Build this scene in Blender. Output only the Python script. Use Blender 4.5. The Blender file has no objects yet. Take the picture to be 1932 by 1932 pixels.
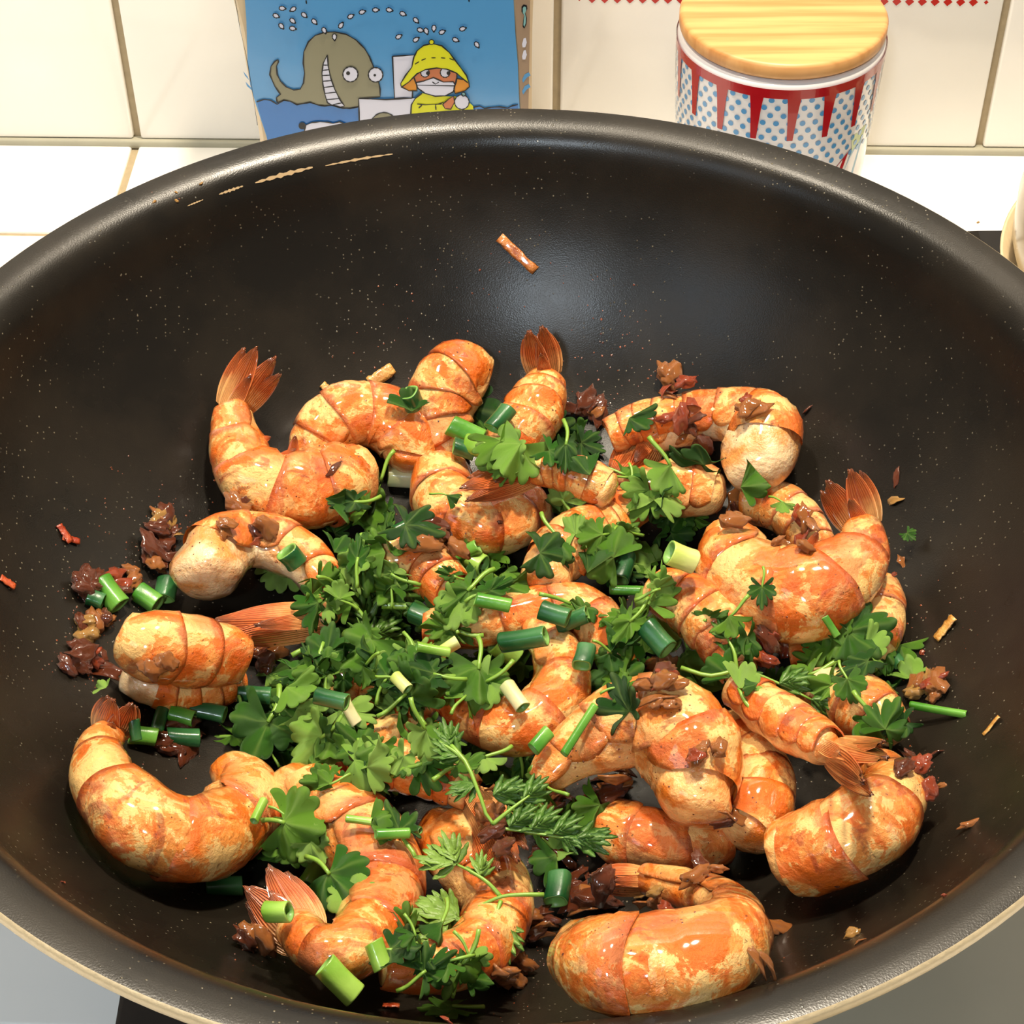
import bpy, bmesh, math, random
from mathutils import Vector, Matrix, noise
from mathutils.bvhtree import BVHTree
random.seed(11)
R = math.radians
PI = math.pi
scn = bpy.context.scene
COL = scn.collection

# ------------------------------------------------------------------ camera
F_PX = 3500.0
PITCH = R(44.0)
ROLL = R(0.45)
CAM = Vector((0, 0, 0.37))
fwd = Vector((0, math.cos(PITCH), -math.sin(PITCH)))
up0 = Vector((0, math.sin(PITCH), math.cos(PITCH)))
rt0 = Vector((1, 0, 0))
rt = rt0 * math.cos(ROLL) - up0 * math.sin(ROLL)
up = up0 * math.cos(ROLL) + rt0 * math.sin(ROLL)
cd = bpy.data.cameras.new('camera')
cam = bpy.data.objects.new('camera', cd)
COL.objects.link(cam)
cam.matrix_world = Matrix(((rt.x, up.x, -fwd.x, CAM.x), (rt.y, up.y, -fwd.y, CAM.y), (rt.z, up.z, -fwd.z, CAM.z), (0, 0, 0, 1)))
cd.sensor_width = 36.0
cd.lens = 36.0 * F_PX / 1932.0
cd.clip_start = 0.01
cd.clip_end = 20
scn.camera = cam

# ------------------------------------------------------------------ world, lamps, exposure
scn.view_settings.view_transform = 'Standard'
scn.view_settings.look = 'None'
scn.view_settings.exposure = 0.0
scn.view_settings.gamma = 1.0
scn.view_settings.use_curve_mapping = False
w = bpy.data.worlds.new('world')
scn.world = w
w.use_nodes = True
w.node_tree.nodes['Background'].inputs[0].default_value = (0.84, 0.78, 0.70, 1)
w.node_tree.nodes['Background'].inputs[1].default_value = 0.24


def area(name, loc, target, size, energy, color, sy=None):
    l = bpy.data.lights.new(name, 'AREA')
    l.energy = energy
    l.color = color
    l.size = size
    if sy:
        l.shape = 'RECTANGLE'
        l.size_y = sy
    o = bpy.data.objects.new(name, l)
    COL.objects.link(o)
    o.location = loc
    d = Vector(target) - Vector(loc)
    o.rotation_euler = d.to_track_quat('-Z', 'Y').to_euler()
    return o


area('hood_lamp_light', (0.10, 0.46, 0.78), (0.04, 0.33, 0.0), 0.05, 8.1, (1.0, 0.87, 0.68))
area('hood_lamp_light', (-0.20, 0.44, 0.78), (-0.05, 0.33, 0.0), 0.05, 3.4, (1.0, 0.87, 0.68))
area('window_light', (-0.9, -0.5, 0.9), (0, 0.3, 0.0), 0.5, 2.0, (0.72, 0.86, 1.0))
area('ceiling_light', (-0.19, -0.55, 0.90), (0.0, 0.40, 0.05), 0.09, 4.2, (0.78, 0.90, 1.0))


# ------------------------------------------------------------------ helpers
def lin(c):
    o = []
    for v in c[:3]:
        v = v / 255.0
        o.append(v / 12.92 if v <= 0.04045 else ((v + 0.055) / 1.055) ** 2.4)
    return (o[0], o[1], o[2], 1.0)


def ray(px, py):
    return (fwd + rt * ((px - 966) / F_PX) - up * ((py - 966) / F_PX))


def at_z(px, py, z):
    d = ray(px, py)
    t = (z - CAM.z) / d.z
    return CAM + d * t


def at_y(px, py, y):
    d = ray(px, py)
    t = (y - CAM.y) / d.y
    return CAM + d * t


def at_plane(px, py, p0, n):
    d = ray(px, py)
    t = (p0 - CAM).dot(n) / d.dot(n)
    return CAM + d * t


def tag(o, label=None, cat=None, group=None, kind=None):
    if label: o['label'] = label
    if cat: o['category'] = cat
    if group: o['group'] = group
    if kind: o['kind'] = kind
    return o


def mesh(name, vs, fs, mats, smooth=True, attrs=None, fmat=None):
    me = bpy.data.meshes.new(name)
    me.from_pydata([tuple(v) for v in vs], [], fs)
    if not isinstance(mats, (list, tuple)): mats = [mats]
    for m in mats: me.materials.append(m)
    if fmat: me.polygons.foreach_set('material_index', fmat)
    if smooth: me.polygons.foreach_set('use_smooth', [True] * len(me.polygons))
    if attrs:
        for k, a in attrs.items():
            at = me.attributes.new(k, 'FLOAT', 'POINT')
            at.data.foreach_set('value', a)
    me.update()
    return me


def link(name, me, parent=None, loc=None, mat=None):
    o = bpy.data.objects.new(name, me)
    COL.objects.link(o)
    if parent is not None: o.parent = parent
    if loc is not None: o.location = loc
    if mat is not None: o.matrix_world = mat
    return o


def empty(name, loc):
    o = bpy.data.objects.new(name, None)
    o.empty_display_size = 0.01
    COL.objects.link(o)
    o.location = loc
    return o


def fixnormals(me):
    bm = bmesh.new(); bm.from_mesh(me)
    bmesh.ops.recalc_face_normals(bm, faces=bm.faces)
    bm.to_mesh(me); bm.free()


def lathe(prof, n=96):
    vs, fs = [], []
    m = len(prof)
    for i in range(n):
        a = 2 * PI * i / n
        for r, z in prof: vs.append((r * math.cos(a), r * math.sin(a), z))
    for i in range(n):
        j = (i + 1) % n
        for k in range(m - 1):
            fs.append((i * m + k, j * m + k, j * m + k + 1, i * m + k + 1))
    return vs, fs


def rbox(x0, x1, y0, y1, z0, z1, b, seg=2):
    bm = bmesh.new()
    bmesh.ops.create_cube(bm, size=1)
    for v in bm.verts:
        v.co = Vector(((x0 + x1) / 2 + v.co.x * (x1 - x0), (y0 + y1) / 2 + v.co.y * (y1 - y0), (z0 + z1) / 2 + v.co.z * (z1 - z0)))
    if b > 0:
        bmesh.ops.bevel(bm, geom=list(bm.edges), offset=b, segments=seg, profile=0.5, affect='EDGES')
    vs = [v.co.copy() for v in bm.verts]
    bm.verts.index_update()
    fs = [tuple(v.index for v in f.verts) for f in bm.faces]
    bm.free()
    return vs, fs


def tube(pts, rads, n=8, cap=True):
    vs, fs = [], []
    m = len(pts)
    prev = None
    for i, p in enumerate(pts):
        t = (pts[min(i + 1, m - 1)] - pts[max(i - 1, 0)]).normalized()
        if prev is None:
            a = t.orthogonal().normalized()
        else:
            a = (prev - t * prev.dot(t)).normalized()
        prev = a
        b = t.cross(a)
        for k in range(n):
            f = 2 * PI * k / n
            vs.append(p + (a * math.cos(f) + b * math.sin(f)) * rads[i])
    for i in range(m - 1):
        for k in range(n):
            q = (k + 1) % n
            fs.append((i * n + k, i * n + q, (i + 1) * n + q, (i + 1) * n + k))
    if cap:
        fs.append(tuple(range(n - 1, -1, -1)))
        fs.append(tuple((m - 1) * n + k for k in range(n)))
    return vs, fs


def catmull(P, n):
    """resample list of tuples (any dim) to n points by Catmull-Rom"""
    m = len(P)
    L = [0.0]
    for i in range(1, m): L.append(L[-1] + (Vector(P[i][:3]) - Vector(P[i - 1][:3])).length)
    out = []
    for k in range(n):
        s = L[-1] * k / (n - 1)
        i = 0
        while i < m - 2 and L[i + 1] < s: i += 1
        t = (s - L[i]) / max(1e-9, L[i + 1] - L[i])
        t = min(1, max(0, t))
        p0 = P[i - 1] if i > 0 else tuple(2 * a - b for a, b in zip(P[0], P[1]))
        p1, p2 = P[i], P[i + 1]
        p3 = P[i + 2] if i + 2 < m else tuple(2 * a - b for a, b in zip(P[-1], P[-2]))
        out.append(tuple(0.5 * ((2 * b) + (-a + c) * t + (2 * a - 5 * b + 4 * c - d) * t * t + (-a + 3 * b - 3 * c + d) * t ** 3)
                         for a, b, c, d in zip(p0, p1, p2, p3)))
    return out


# ------------------------------------------------------------------ materials
class NT:
    def __init__(s, name):
        s.m = bpy.data.materials.new(name)
        s.m.use_nodes = True
        s.t = s.m.node_tree
        s.b = s.t.nodes['Principled BSDF']
        s.tc = None

    def n(s, typ, **kw):
        nd = s.t.nodes.new(typ)
        for k, v in kw.items(): setattr(nd, k, v)
        return nd

    def l(s, a, b): s.t.links.new(a, b)

    def co(s, rnd=True):
        if s.tc is None:
            tc = s.n('ShaderNodeTexCoord')
            if rnd:
                oi = s.n('ShaderNodeObjectInfo')
                mm = s.n('ShaderNodeMath', operation='MULTIPLY'); mm.inputs[1].default_value = 37.0
                s.l(oi.outputs['Random'], mm.inputs[0])
                va = s.n('ShaderNodeVectorMath', operation='ADD')
                s.l(tc.outputs['Object'], va.inputs[0]); s.l(mm.outputs[0], va.inputs[1])
                s.tc = va.outputs[0]
            else:
                s.tc = tc.outputs['Object']
        return s.tc

    def noise(s, scale, detail=4, rough=0.55, dist=0.0, rnd=True):
        nd = s.n('ShaderNodeTexNoise')
        nd.inputs['Scale'].default_value = scale
        nd.inputs['Detail'].default_value = detail
        nd.inputs['Roughness'].default_value = rough
        nd.inputs['Distortion'].default_value = dist
        s.l(s.co(rnd), nd.inputs['Vector'])
        return nd.outputs['Fac']

    def ramp(s, f, a, b, lo=0.0, hi=1.0):
        nd = s.n('ShaderNodeMapRange')
        nd.inputs[1].default_value = a; nd.inputs[2].default_value = b
        nd.inputs[3].default_value = lo; nd.inputs[4].default_value = hi
        nd.interpolation_type = 'SMOOTHSTEP'
        s.l(f, nd.inputs[0])
        return nd.outputs[0]

    def mix(s, f, a, b, blend='MIX'):
        nd = s.n('ShaderNodeMix', data_type='RGBA', blend_type=blend)
        if isinstance(f, (int, float)): nd.inputs[0].default_value = f
        else: s.l(f, nd.inputs[0])
        for sock, v in ((nd.inputs[6], a), (nd.inputs[7], b)):
            if isinstance(v, tuple): sock.default_value = v
            else: s.l(v, sock)
        return nd.outputs[2]

    def math(s, op, a, b=0.0):
        nd = s.n('ShaderNodeMath', operation=op)
        for i, v in enumerate((a, b)):
            if isinstance(v, (int, float)): nd.inputs[i].default_value = v
            else: s.l(v, nd.inputs[i])
        return nd.outputs[0]

    def attr(s, name):
        nd = s.n('ShaderNodeAttribute', attribute_name=name)
        return nd.outputs['Fac']

    def bump(s, h, strength, dist=0.001):
        nd = s.n('ShaderNodeBump')
        nd.inputs['Strength'].default_value = strength
        nd.inputs['Distance'].default_value = dist
        s.l(h, nd.inputs['Height'])
        s.l(nd.outputs[0], s.b.inputs['Normal'])
        return nd

    def set(s, **kw):
        nm = dict(color='Base Color', rough='Roughness', metal='Metallic', spec='Specular IOR Level', sss='Subsurface Weight',
                  coat='Coat Weight', coatr='Coat Roughness', trans='Transmission Weight', ior='IOR')
        for k, v in kw.items():
            sk = s.b.inputs[nm[k]]
            if isinstance(v, (int, float, tuple)): sk.default_value = v
            else: s.l(v, sk)
        return s


def plain(name, rgb, rough=0.5, metal=0.0, coat=0.0, spec=0.5, var=0.0, bs=0.0, bscale=200):
    k = NT(name)
    c = lin(rgb)
    if var > 0:
        c2 = tuple(min(1, x * (1 - var)) for x in c[:3]) + (1,)
        k.set(color=k.mix(k.noise(bscale, 4), c, c2))
    else:
        k.set(color=c)
    k.set(rough=rough, metal=metal, coat=coat, spec=spec)
    if bs > 0: k.bump(k.noise(bscale, 3), bs, 0.0004)
    return k.m


def shell_mat():
    k = NT('prawn_shell')
    cream, peach, orange, red, dark = lin((252, 200, 122)), lin((244, 152, 68)), lin((228, 108, 20)), lin((140, 42, 6)), lin((50, 14, 5))
    n1 = k.noise(70, 9, 0.66, 0.9)
    n2 = k.noise(200, 8, 0.72, 0.4)
    n3 = k.noise(38, 6, 0.66, 0.6)
    nw = k.noise(110, 3, 0.5, 0.3)
    c = k.mix(k.ramp(n1, 0.42, 0.50), orange, peach)
    f1 = k.math('ADD', k.math('MULTIPLY', n1, 0.62), k.math('MULTIPLY', n2, 0.38))
    c = k.mix(k.ramp(f1, 0.500, 0.520), c, cream)
    u = k.attr('u')
    band = k.ramp(k.math('ADD', u, k.math('MULTIPLY', k.math('SUBTRACT', n1, 0.5), 1.3)), 0.80, 1.0)
    c = k.mix(k.math('MULTIPLY', band, 0.8), c, lin((184, 66, 16)))
    v = k.attr('v')
    c = k.mix(k.math('MULTIPLY', k.ramp(k.math('ADD', v, k.math('MULTIPLY', k.math('SUBTRACT', n2, 0.5), 0.9)), 0.55, 0.95), 0.75), c, lin((212, 112, 36)))
    sauce = k.ramp(n3, 0.53, 0.60)
    c = k.mix(k.math('MULTIPLY', sauce, 0.55), c, lin((190, 74, 10)))
    sc2 = k.ramp(k.noise(95, 6, 0.6, 0.8), 0.60, 0.66)
    c = k.mix(k.math('MULTIPLY', sc2, 0.6), c, red)
    spk = k.ramp(k.noise(1000, 2, 0.5), 0.69, 0.75)
    c = k.mix(k.math('MULTIPLY', spk, 0.7), c, dark)
    k.set(color=c, rough=k.ramp(n2, 0.3, 0.7, 0.25, 0.5), sss=0.08, coat=1.0, coatr=0.07)
    k.b.inputs['Subsurface Radius'].default_value = (0.004, 0.0015, 0.0006)
    k.b.inputs['Subsurface Scale'].default_value = 0.6
    h = k.math('ADD', k.math('ADD', n2, k.math('MULTIPLY', nw, 1.6)), k.math('MULTIPLY', k.noise(750, 3), 0.30))
    k.bump(h, 0.85, 0.0013)
    return k.m


def flesh_mat(name='prawn_flesh', a=(218, 116, 34), b=(244, 190, 120)):
    k = NT(name)
    n1 = k.noise(85, 6, 0.6, 0.4)
    n2 = k.noise(260, 5, 0.6)
    c = k.mix(k.ramp(n1, 0.40, 0.58), lin(a), lin(b))
    c = k.mix(k.math('MULTIPLY', k.ramp(n2, 0.60, 0.72), 0.6), c, lin((150, 66, 22)))
    k.set(color=c, rough=0.3, sss=0.3, coat=1.0, coatr=0.07)
    k.b.inputs['Subsurface Radius'].default_value = (0.005, 0.0025, 0.0012)
    k.b.inputs['Subsurface Scale'].default_value = 0.7
    k.bump(k.math('ADD', n2, k.math('MULTIPLY', k.noise(600, 3), 0.3)), 0.8, 0.0013)
    return k.m


def tail_mat():
    k = NT('prawn_tail_fan')
    u = k.attr('u')
    n1 = k.noise(160, 5, 0.6)
    f = k.math('ADD', u, k.math('MULTIPLY', k.math('SUBTRACT', n1, 0.5), 0.7))
    c = k.mix(k.ramp(f, 0.15, 0.60), lin((246, 176, 106)), lin((188, 84, 36)))
    c = k.mix(k.ramp(f, 0.62, 1.05), c, lin((80, 22, 12)))
    w_ = k.n('ShaderNodeMath', operation='SINE')
    k.l(k.math('MULTIPLY', k.attr('v'), 34.0), w_.inputs[0])
    c = k.mix(k.math('MULTIPLY', k.ramp(w_.outputs[0], 0.2, 1.0), 0.35), c, lin((240, 160, 90)))
    k.set(color=c, rough=0.28, coat=0.8, coatr=0.12)
    k.bump(k.math('ADD', n1, k.math('MULTIPLY', w_.outputs[0], 0.4)), 0.6, 0.0008)
    return k.m


def leaf_mat(name, a, b):
    k = NT(name)
    oi = k.n('ShaderNodeObjectInfo')
    n1 = k.noise(300, 4)
    c = k.mix(oi.outputs['Random'], lin(a), lin(b))
    vein = k.attr('v')
    c = k.mix(k.math('MULTIPLY', vein, 0.35), c, lin((150, 180, 90)))
    c = k.mix(k.math('MULTIPLY', k.ramp(n1, 0.45, 0.65), 0.35), c, tuple(x * 0.45 for x in lin(a)[:3]) + (1,))
    k.set(color=c, rough=0.42, spec=0.45)
    k.bump(k.math('ADD', k.noise(700, 3), k.math('MULTIPLY', vein, -0.6)), 0.5, 0.0006)
    tr = k.n('ShaderNodeBsdfTranslucent')
    k.l(c, tr.inputs[0])
    mx = k.n('ShaderNodeMixShader'); mx.inputs[0].default_value = 0.22
    out = k.t.nodes['Material Output']
    k.l(k.b.outputs[0], mx.inputs[1]); k.l(tr.outputs[0], mx.inputs[2]); k.l(mx.outputs[0], out.inputs[0])
    return k.m


def onion_mat(name, a, b, rgh=0.3):
    k = NT(name)
    u = k.attr('u')
    n = k.noise(120, 3)
    n2 = k.noise(900, 2)
    c = k.mix(k.ramp(k.math('ADD', u, k.math('SUBTRACT', n, 0.5)), 0.0, 1.0), lin(a), lin(b))
    k.set(color=c, rough=rgh, coat=0.2, sss=0.05)
    k.bump(n2, 0.15, 0.0004)
    return k.m


def bit_mat(name, a, b, rgh=0.25):
    k = NT(name)
    n = k.noise(260, 5, 0.65)
    k.set(color=k.mix(k.ramp(n, 0.35, 0.65), lin(a), lin(b)), rough=rgh, coat=0.8, coatr=0.1, sss=0.1)
    k.b.inputs['Subsurface Radius'].default_value = (0.003, 0.001, 0.0005)
    k.bump(k.noise(500, 4), 0.7, 0.001)
    return k.m


def pan_mat():
    k = NT('nonstick_coating')
    n1 = k.noise(28, 4, 0.6, rnd=False)
    fine = k.noise(2600, 2, 0.5, rnd=False)
    base = k.mix(k.ramp(n1, 0.35, 0.7), (0.0085, 0.0072, 0.0055, 1), (0.015, 0.0115, 0.0075, 1))
    vo = k.n('ShaderNodeTexVoronoi', feature='F1')
    vo.inputs['Scale'].default_value = 950
    k.l(k.co(False), vo.inputs['Vector'])
    vo2 = k.n('ShaderNodeTexVoronoi', feature='F1')
    vo2.inputs['Scale'].default_value = 420
    sep = k.n('ShaderNodeSeparateColor'); k.l(vo.outputs['Color'], sep.inputs[0])
    keep = k.ramp(sep.outputs[0], 0.80, 0.82)
    dens = k.ramp(k.noise(22, 4, 0.7, rnd=False), 0.42, 0.62)
    drop = k.math('MULTIPLY', k.math('MULTIPLY', k.ramp(vo.outputs['Distance'], 0.26, 0.14), keep), dens)
    base = k.mix(k.math('MULTIPLY', drop, 0.55), base, (0.30, 0.26, 0.18, 1))  # glints of the oil drops painted into the base colour as pale dots
    k.set(color=base, rough=k.math('SUBTRACT', k.ramp(n1, 0.3, 0.7, 0.25, 0.33), k.math('MULTIPLY', drop, 0.2)), spec=0.36)
    h = k.math('ADD', k.math('MULTIPLY', fine, 0.25), k.math('MULTIPLY', drop, 1.2))
    k.bump(h, 0.35, 0.0004)
    return k.m


def tile_mat(name, rgb, rough=0.12):
    k = NT(name)
    n = k.noise(14, 3)
    c = lin(rgb)
    k.set(color=k.mix(k.ramp(n, 0.3, 0.7), c, tuple(x * 0.95 for x in c[:3]) + (1,)), rough=rough, spec=0.5)
    k.bump(k.noise(25, 2), 0.12, 0.0015)
    return k.m


M_shell, M_flesh, M_tail = shell_mat(), flesh_mat(), tail_mat()
M_pale = flesh_mat('prawn_flesh_pale', (222, 150, 80), (242, 208, 160))
M_leafA = leaf_mat('coriander_green', (44, 96, 16), (104, 150, 40))
M_leafD = leaf_mat('coriander_dark_green', (24, 66, 14), (56, 104, 24))
M_leafL = leaf_mat('coriander_light_green', (112, 160, 52), (148, 186, 84))
M_stem = plain('coriander_stem', (128, 168, 62), 0.35, var=0.2)
M_on = {'d': onion_mat('spring_onion_dark', (26, 78, 26), (52, 112, 44)),
        'b': onion_mat('spring_onion_blue_green', (24, 76, 36), (58, 112, 62)),
        'm': onion_mat('spring_onion_green', (62, 126, 34), (104, 162, 60)),
        'l': onion_mat('spring_onion_light', (112, 158, 46), (150, 188, 80)),
        'y': onion_mat('spring_onion_pale_yellow', (188, 206, 96), (214, 222, 140)),
        'p': onion_mat('spring_onion_white', (196, 200, 140), (222, 210, 160))}
M_onin = plain('spring_onion_inside', (120, 165, 80), 0.4)
M_bd = bit_mat('browned_shallot_dark', (64, 26, 12), (142, 70, 36))
M_ba = bit_mat('browned_shallot_amber', (150, 78, 30), (206, 134, 70))
M_bg = bit_mat('fried_garlic_golden', (176, 122, 52), (214, 166, 92), 0.35)
M_br = bit_mat('shallot_reddish', (150, 50, 24), (190, 86, 44))
M_pan = pan_mat()
M_edge = plain('bare_pan_edge', (244, 220, 176), 0.4, metal=0.25, var=0.25, bscale=600, bs=0.4)
M_panout = plain('pan_outside', (70, 62, 54), 0.4, metal=0.5)
M_tilew = tile_mat('white_wall_tile', (250, 246, 238))
M_tilec = tile_mat('white_counter_tile', (252, 250, 244), 0.16)
M_grout = plain('grout', (176, 158, 126), 0.9, var=0.3, bs=0.5, bscale=300)
M_caulk = plain('joint_sealant', (172, 168, 148), 0.6, var=0.2, bscale=80)
M_red = plain('red_print', (184, 34, 26), 0.25)


# ------------------------------------------------------------------ the setting: wall and tiled counter, turned slightly to the camera
YAW = R(-1.9)
RZ = Matrix.Rotation(YAW, 4, 'Z')
RZi = RZ.inverted()
WALL_D = 0.572
wall = link('wall_back', mesh('wall_back', *rbox(-0.75, 0.75, WALL_D + 0.0012, WALL_D + 0.06, -0.03, 0.62, 0), M_grout, smooth=False))
wall.matrix_world = RZ
wall['kind'] = 'structure'
counter = link('countertop', mesh('countertop', *rbox(-0.75, 0.75, -0.10, WALL_D + 0.001, -0.045, -0.0014, 0), M_grout, smooth=False))
counter.matrix_world = RZ
tag(counter, 'white tiled kitchen counter with tan grout running under and behind the wok', 'countertop')


def wall_u(px, py):
    p = RZi @ at_plane(px, py, RZ @ Vector((0, WALL_D, 0)), RZ.to_3x3() @ Vector((0, -1, 0)))
    return p.x


g0, g1, g2 = wall_u(262, 274), wall_u(1053, 281), wall_u(1845, 286)
TW = (g2 - g0) / 2
GR = 0.0026


def child_at(name, me, parent):
    o = link(name, me)
    o.parent = parent
    return o


tile_me = {}
for row in range(4):
    for c in range(-3, 5):
        x0 = g0 + c * TW
        z0 = 0.0025 + row * TW
        key = 'w'
        if key not in tile_me:
            tile_me[key] = mesh('tile', *rbox(GR / 2, TW - GR / 2, -0.0008, 0.006, 0, TW - GR, 0.0009), M_tilew)
        t = child_at('tile', tile_me[key], wall)
        t.location = (x0, WALL_D, z0)
        if row == 0 and c in (1, 2):
            # row of red diamonds printed across the tile
            n = 33
            pitch = (TW - GR - 0.012) / (n - 1)
            dv, df = [], []
            zc = 0.0570
            for q in range(n):
                xx = GR / 2 + 0.006 + q * pitch
                s = 0.00155 if 0 < q < n - 1 else 0.0008
                b = len(dv)
                dv += [(xx - s, -0.00095, zc), (xx, -0.00095, zc - s), (xx + s, -0.00095, zc), (xx, -0.00095, zc + s)]
                df.append((b, b + 1, b + 2, b + 3))
            d = link('diamond_border', mesh('diamond_border', dv, df, M_red, smooth=False), t)
rows = [(-0.0012, 0.0555), (0.0555, 0.0555 + TW), (0.0555 + TW, 0.0555 + 2 * TW), (0.0555 + 2 * TW, 0.0555 + 3 * TW)]
for ri, (a, b) in enumerate(rows):
    for c in range(-3, 5):
        if ri == 0 and c == 2: continue
        dbl = ri == 0 and c == 1
        key = ('c', ri > 0, dbl)
        if key not in tile_me:
            tile_me[key] = mesh('tile', *rbox(GR / 2, TW * (2 if dbl else 1) - GR / 2, -(b - a) + GR / 2, -GR / 2, -0.0045, 0.0, 0.0009), M_tilec)
        t = child_at('tile', tile_me[key], counter)
        t.location = (g0 - 0.001 - 0.0045 * (ri > 0) + c * TW, WALL_D - a, 0.0)
caulk = link('trim_1', mesh('trim_1', *rbox(-0.75, 0.75, WALL_D - 0.0022, WALL_D + 0.002, -0.001, 0.0024, 0.0008), M_caulk))
caulk.matrix_world = RZ
caulk['kind'] = 'structure'

# ------------------------------------------------------------------ cooktop under the wok
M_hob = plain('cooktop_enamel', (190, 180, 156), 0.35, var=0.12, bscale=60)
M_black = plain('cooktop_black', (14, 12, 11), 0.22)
M_dark_plate = plain('dark_brown_plate', (44, 33, 24), 0.7, bs=0.6, bscale=150, var=0.5)
hob = empty('cooktop', (0.02, 0.27, 0.0))
tag(hob, 'flat cooktop set on the counter beneath the black wok', 'cooktop')


def wchild(name, vf, mat, parent, smooth=True):
    vs, fs = vf
    L = parent.location
    vs = [Vector(v) - Vector(L) for v in vs]
    return link(name, mesh(name, vs, fs, mat, smooth), parent)


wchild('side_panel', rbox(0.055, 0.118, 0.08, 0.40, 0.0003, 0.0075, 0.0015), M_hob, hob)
wchild('dark_plate', rbox(-0.088, 0.054, 0.08, 0.42, 0.0003, 0.0080, 0.0015), M_dark_plate, hob)  # left part of the cooktop, coloured dark brown beside the lighter panel
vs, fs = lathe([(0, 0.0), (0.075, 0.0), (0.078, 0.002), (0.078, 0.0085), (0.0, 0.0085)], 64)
wchild('hotplate', ([Vector(v) + Vector((0, 0.30, 0.0082)) for v in vs], fs), M_dark_plate, hob)

# ------------------------------------------------------------------ wok
PC = Vector((-0.0015, 0.3005, 0.0))
prof = [(0, .0215), (.04, .0215), (.066, .0225), (.082, .0265), (.095, .0335), (.106, .0425), (.116, .0535), (.1245, .0655),
        (.1300, .0760), (.1325, .0830), (.1338, .0870), (.1352, .0900), (.1378, .0926), (.1408, .0940), (.1437, .0946), (.1452, .0944)]
pf = catmull([(a, 0, b) for a, b in prof], 70)
pf = [(max(0, a), b) for a, _, b in pf]


def zb(r):
    for i in range(len(pf) - 1):
        if pf[i + 1][0] >= r:
            a, b = pf[i], pf[i + 1]
            t = (r - a[0]) / max(1e-9, b[0] - a[0])
            return a[1] + (b[1] - a[1]) * t
    return pf[-1][1]


def bowl(x, y):
    r = math.hypot(x - PC.x, y - PC.y)
    r = min(r, 0.1335)
    z = zb(r)
    s = (zb(min(.1335, r + .001)) - zb(max(0, r - .001))) / .002
    return z, s


wok = empty('wok', (PC.x, PC.y, 0.0175))
tag(wok, 'large black nonstick wok holding the cooked prawns', 'pan')


def off(vs, d): return [(v[0] + PC.x - wok.location.x, v[1] + PC.y - wok.location.y, v[2] - wok.location.z) for v in vs]


vs, fs = lathe(pf, 180)
link('cooking_surface', mesh('cooking_surface', off(vs, 0), fs, M_pan), wok)
vs, fs = lathe([(.1452, .0944), (.1457, .0940), (.1459, .0934), (.1459, .0920), (.1457, .0914), (.1450, .0911)], 180)
link('rim_edge', mesh('rim_edge', off(vs, 0), fs, M_edge), wok)
vs, fs = lathe([(.1450, .0911), (.1420, .0908), (.1385, .0894), (.1362, .0860), (.1345, .0810), (.1325, .0745), (.127, .0635), (.1185, .051),
                (.1085, .040), (.097, .0305), (.084, .0232), (.068, .0182), (.05, .0175), (0, .0175)], 120)
link('outer_body', mesh('outer_body', off(vs, 0), fs, M_panout), wok)
# pale scratches where the coating has chipped below the far left lip
M_scr = plain('chipped_coating', (176, 150, 112), 0.5)
for i, (a, b, rr, wd) in enumerate([(112.5, 119.5, .1349, .00028), (121.0, 124.0, .1350, .00018), (103, 111, .1347, .00016), (126, 128, .1351, .0001)]):
    sv, sf = [], []
    n = 16
    for k in range(n + 1):
        th = R(a + (b - a) * k / n)
        ww = wd * (0.35 + 0.65 * math.sin(PI * k / n)) * (1 + .5 * math.sin(k * 2.3))
        for dr in (-ww, ww):
            r_ = rr + dr
            sv.append((r_ * math.cos(th) - .00012 * math.cos(th), r_ * math.sin(th) - .00012 * math.sin(th), zb(r_) + .00012 - wok.location.z))
    for k in range(n): sf.append((2 * k, 2 * k + 1, 2 * k + 3, 2 * k + 2))
    o = link('scratch', mesh('scratch', sv, sf, M_scr), wok)

# ------------------------------------------------------------------ blue printed bag
BAG_D = 0.525
bagM = RZ.copy()
bag = empty('printed_bag', RZ @ Vector((-0.035, BAG_D, 0.0)))
tag(bag, 'blue plastic food bag printed with a whale and fisherman, standing against the wall', 'bag')
bn = RZ.to_3x3() @ Vector((0, -1, 0))
bp0 = RZ @ Vector((0, BAG_D, 0))


def on_bag(px, py, lay=0.0):
    return at_plane(px, py, bp0, bn) + bn * lay - bag.location


def C1(x, y): return (430 + x * .31056, y * .31056)


M_bagc = plain('bag_cream_film', (206, 184, 150), 0.28, var=0.1, bscale=60)
M_blue = plain('print_blue', (80, 144, 196), 0.22, coat=0.4, bs=0.25, bscale=60)
M_sea = plain('print_deep_blue', (30, 106, 178), 0.22, coat=0.4)
M_ink = plain('print_ink', (14, 16, 24), 0.3)
M_grey = plain('print_whale_grey', (132, 128, 104), 0.3)
M_white = plain('print_white', (206, 206, 222), 0.3)
M_yel = plain('print_yellow', (206, 206, 28), 0.3)
M_org = plain('print_orange', (214, 140, 44), 0.3)
M_skin = plain('print_skin', (196, 116, 76), 0.3)
M_taupe = plain('print_taupe', (150, 126, 104), 0.3)
M_aqua = plain('print_aqua', (120, 168, 168), 0.3)

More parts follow.
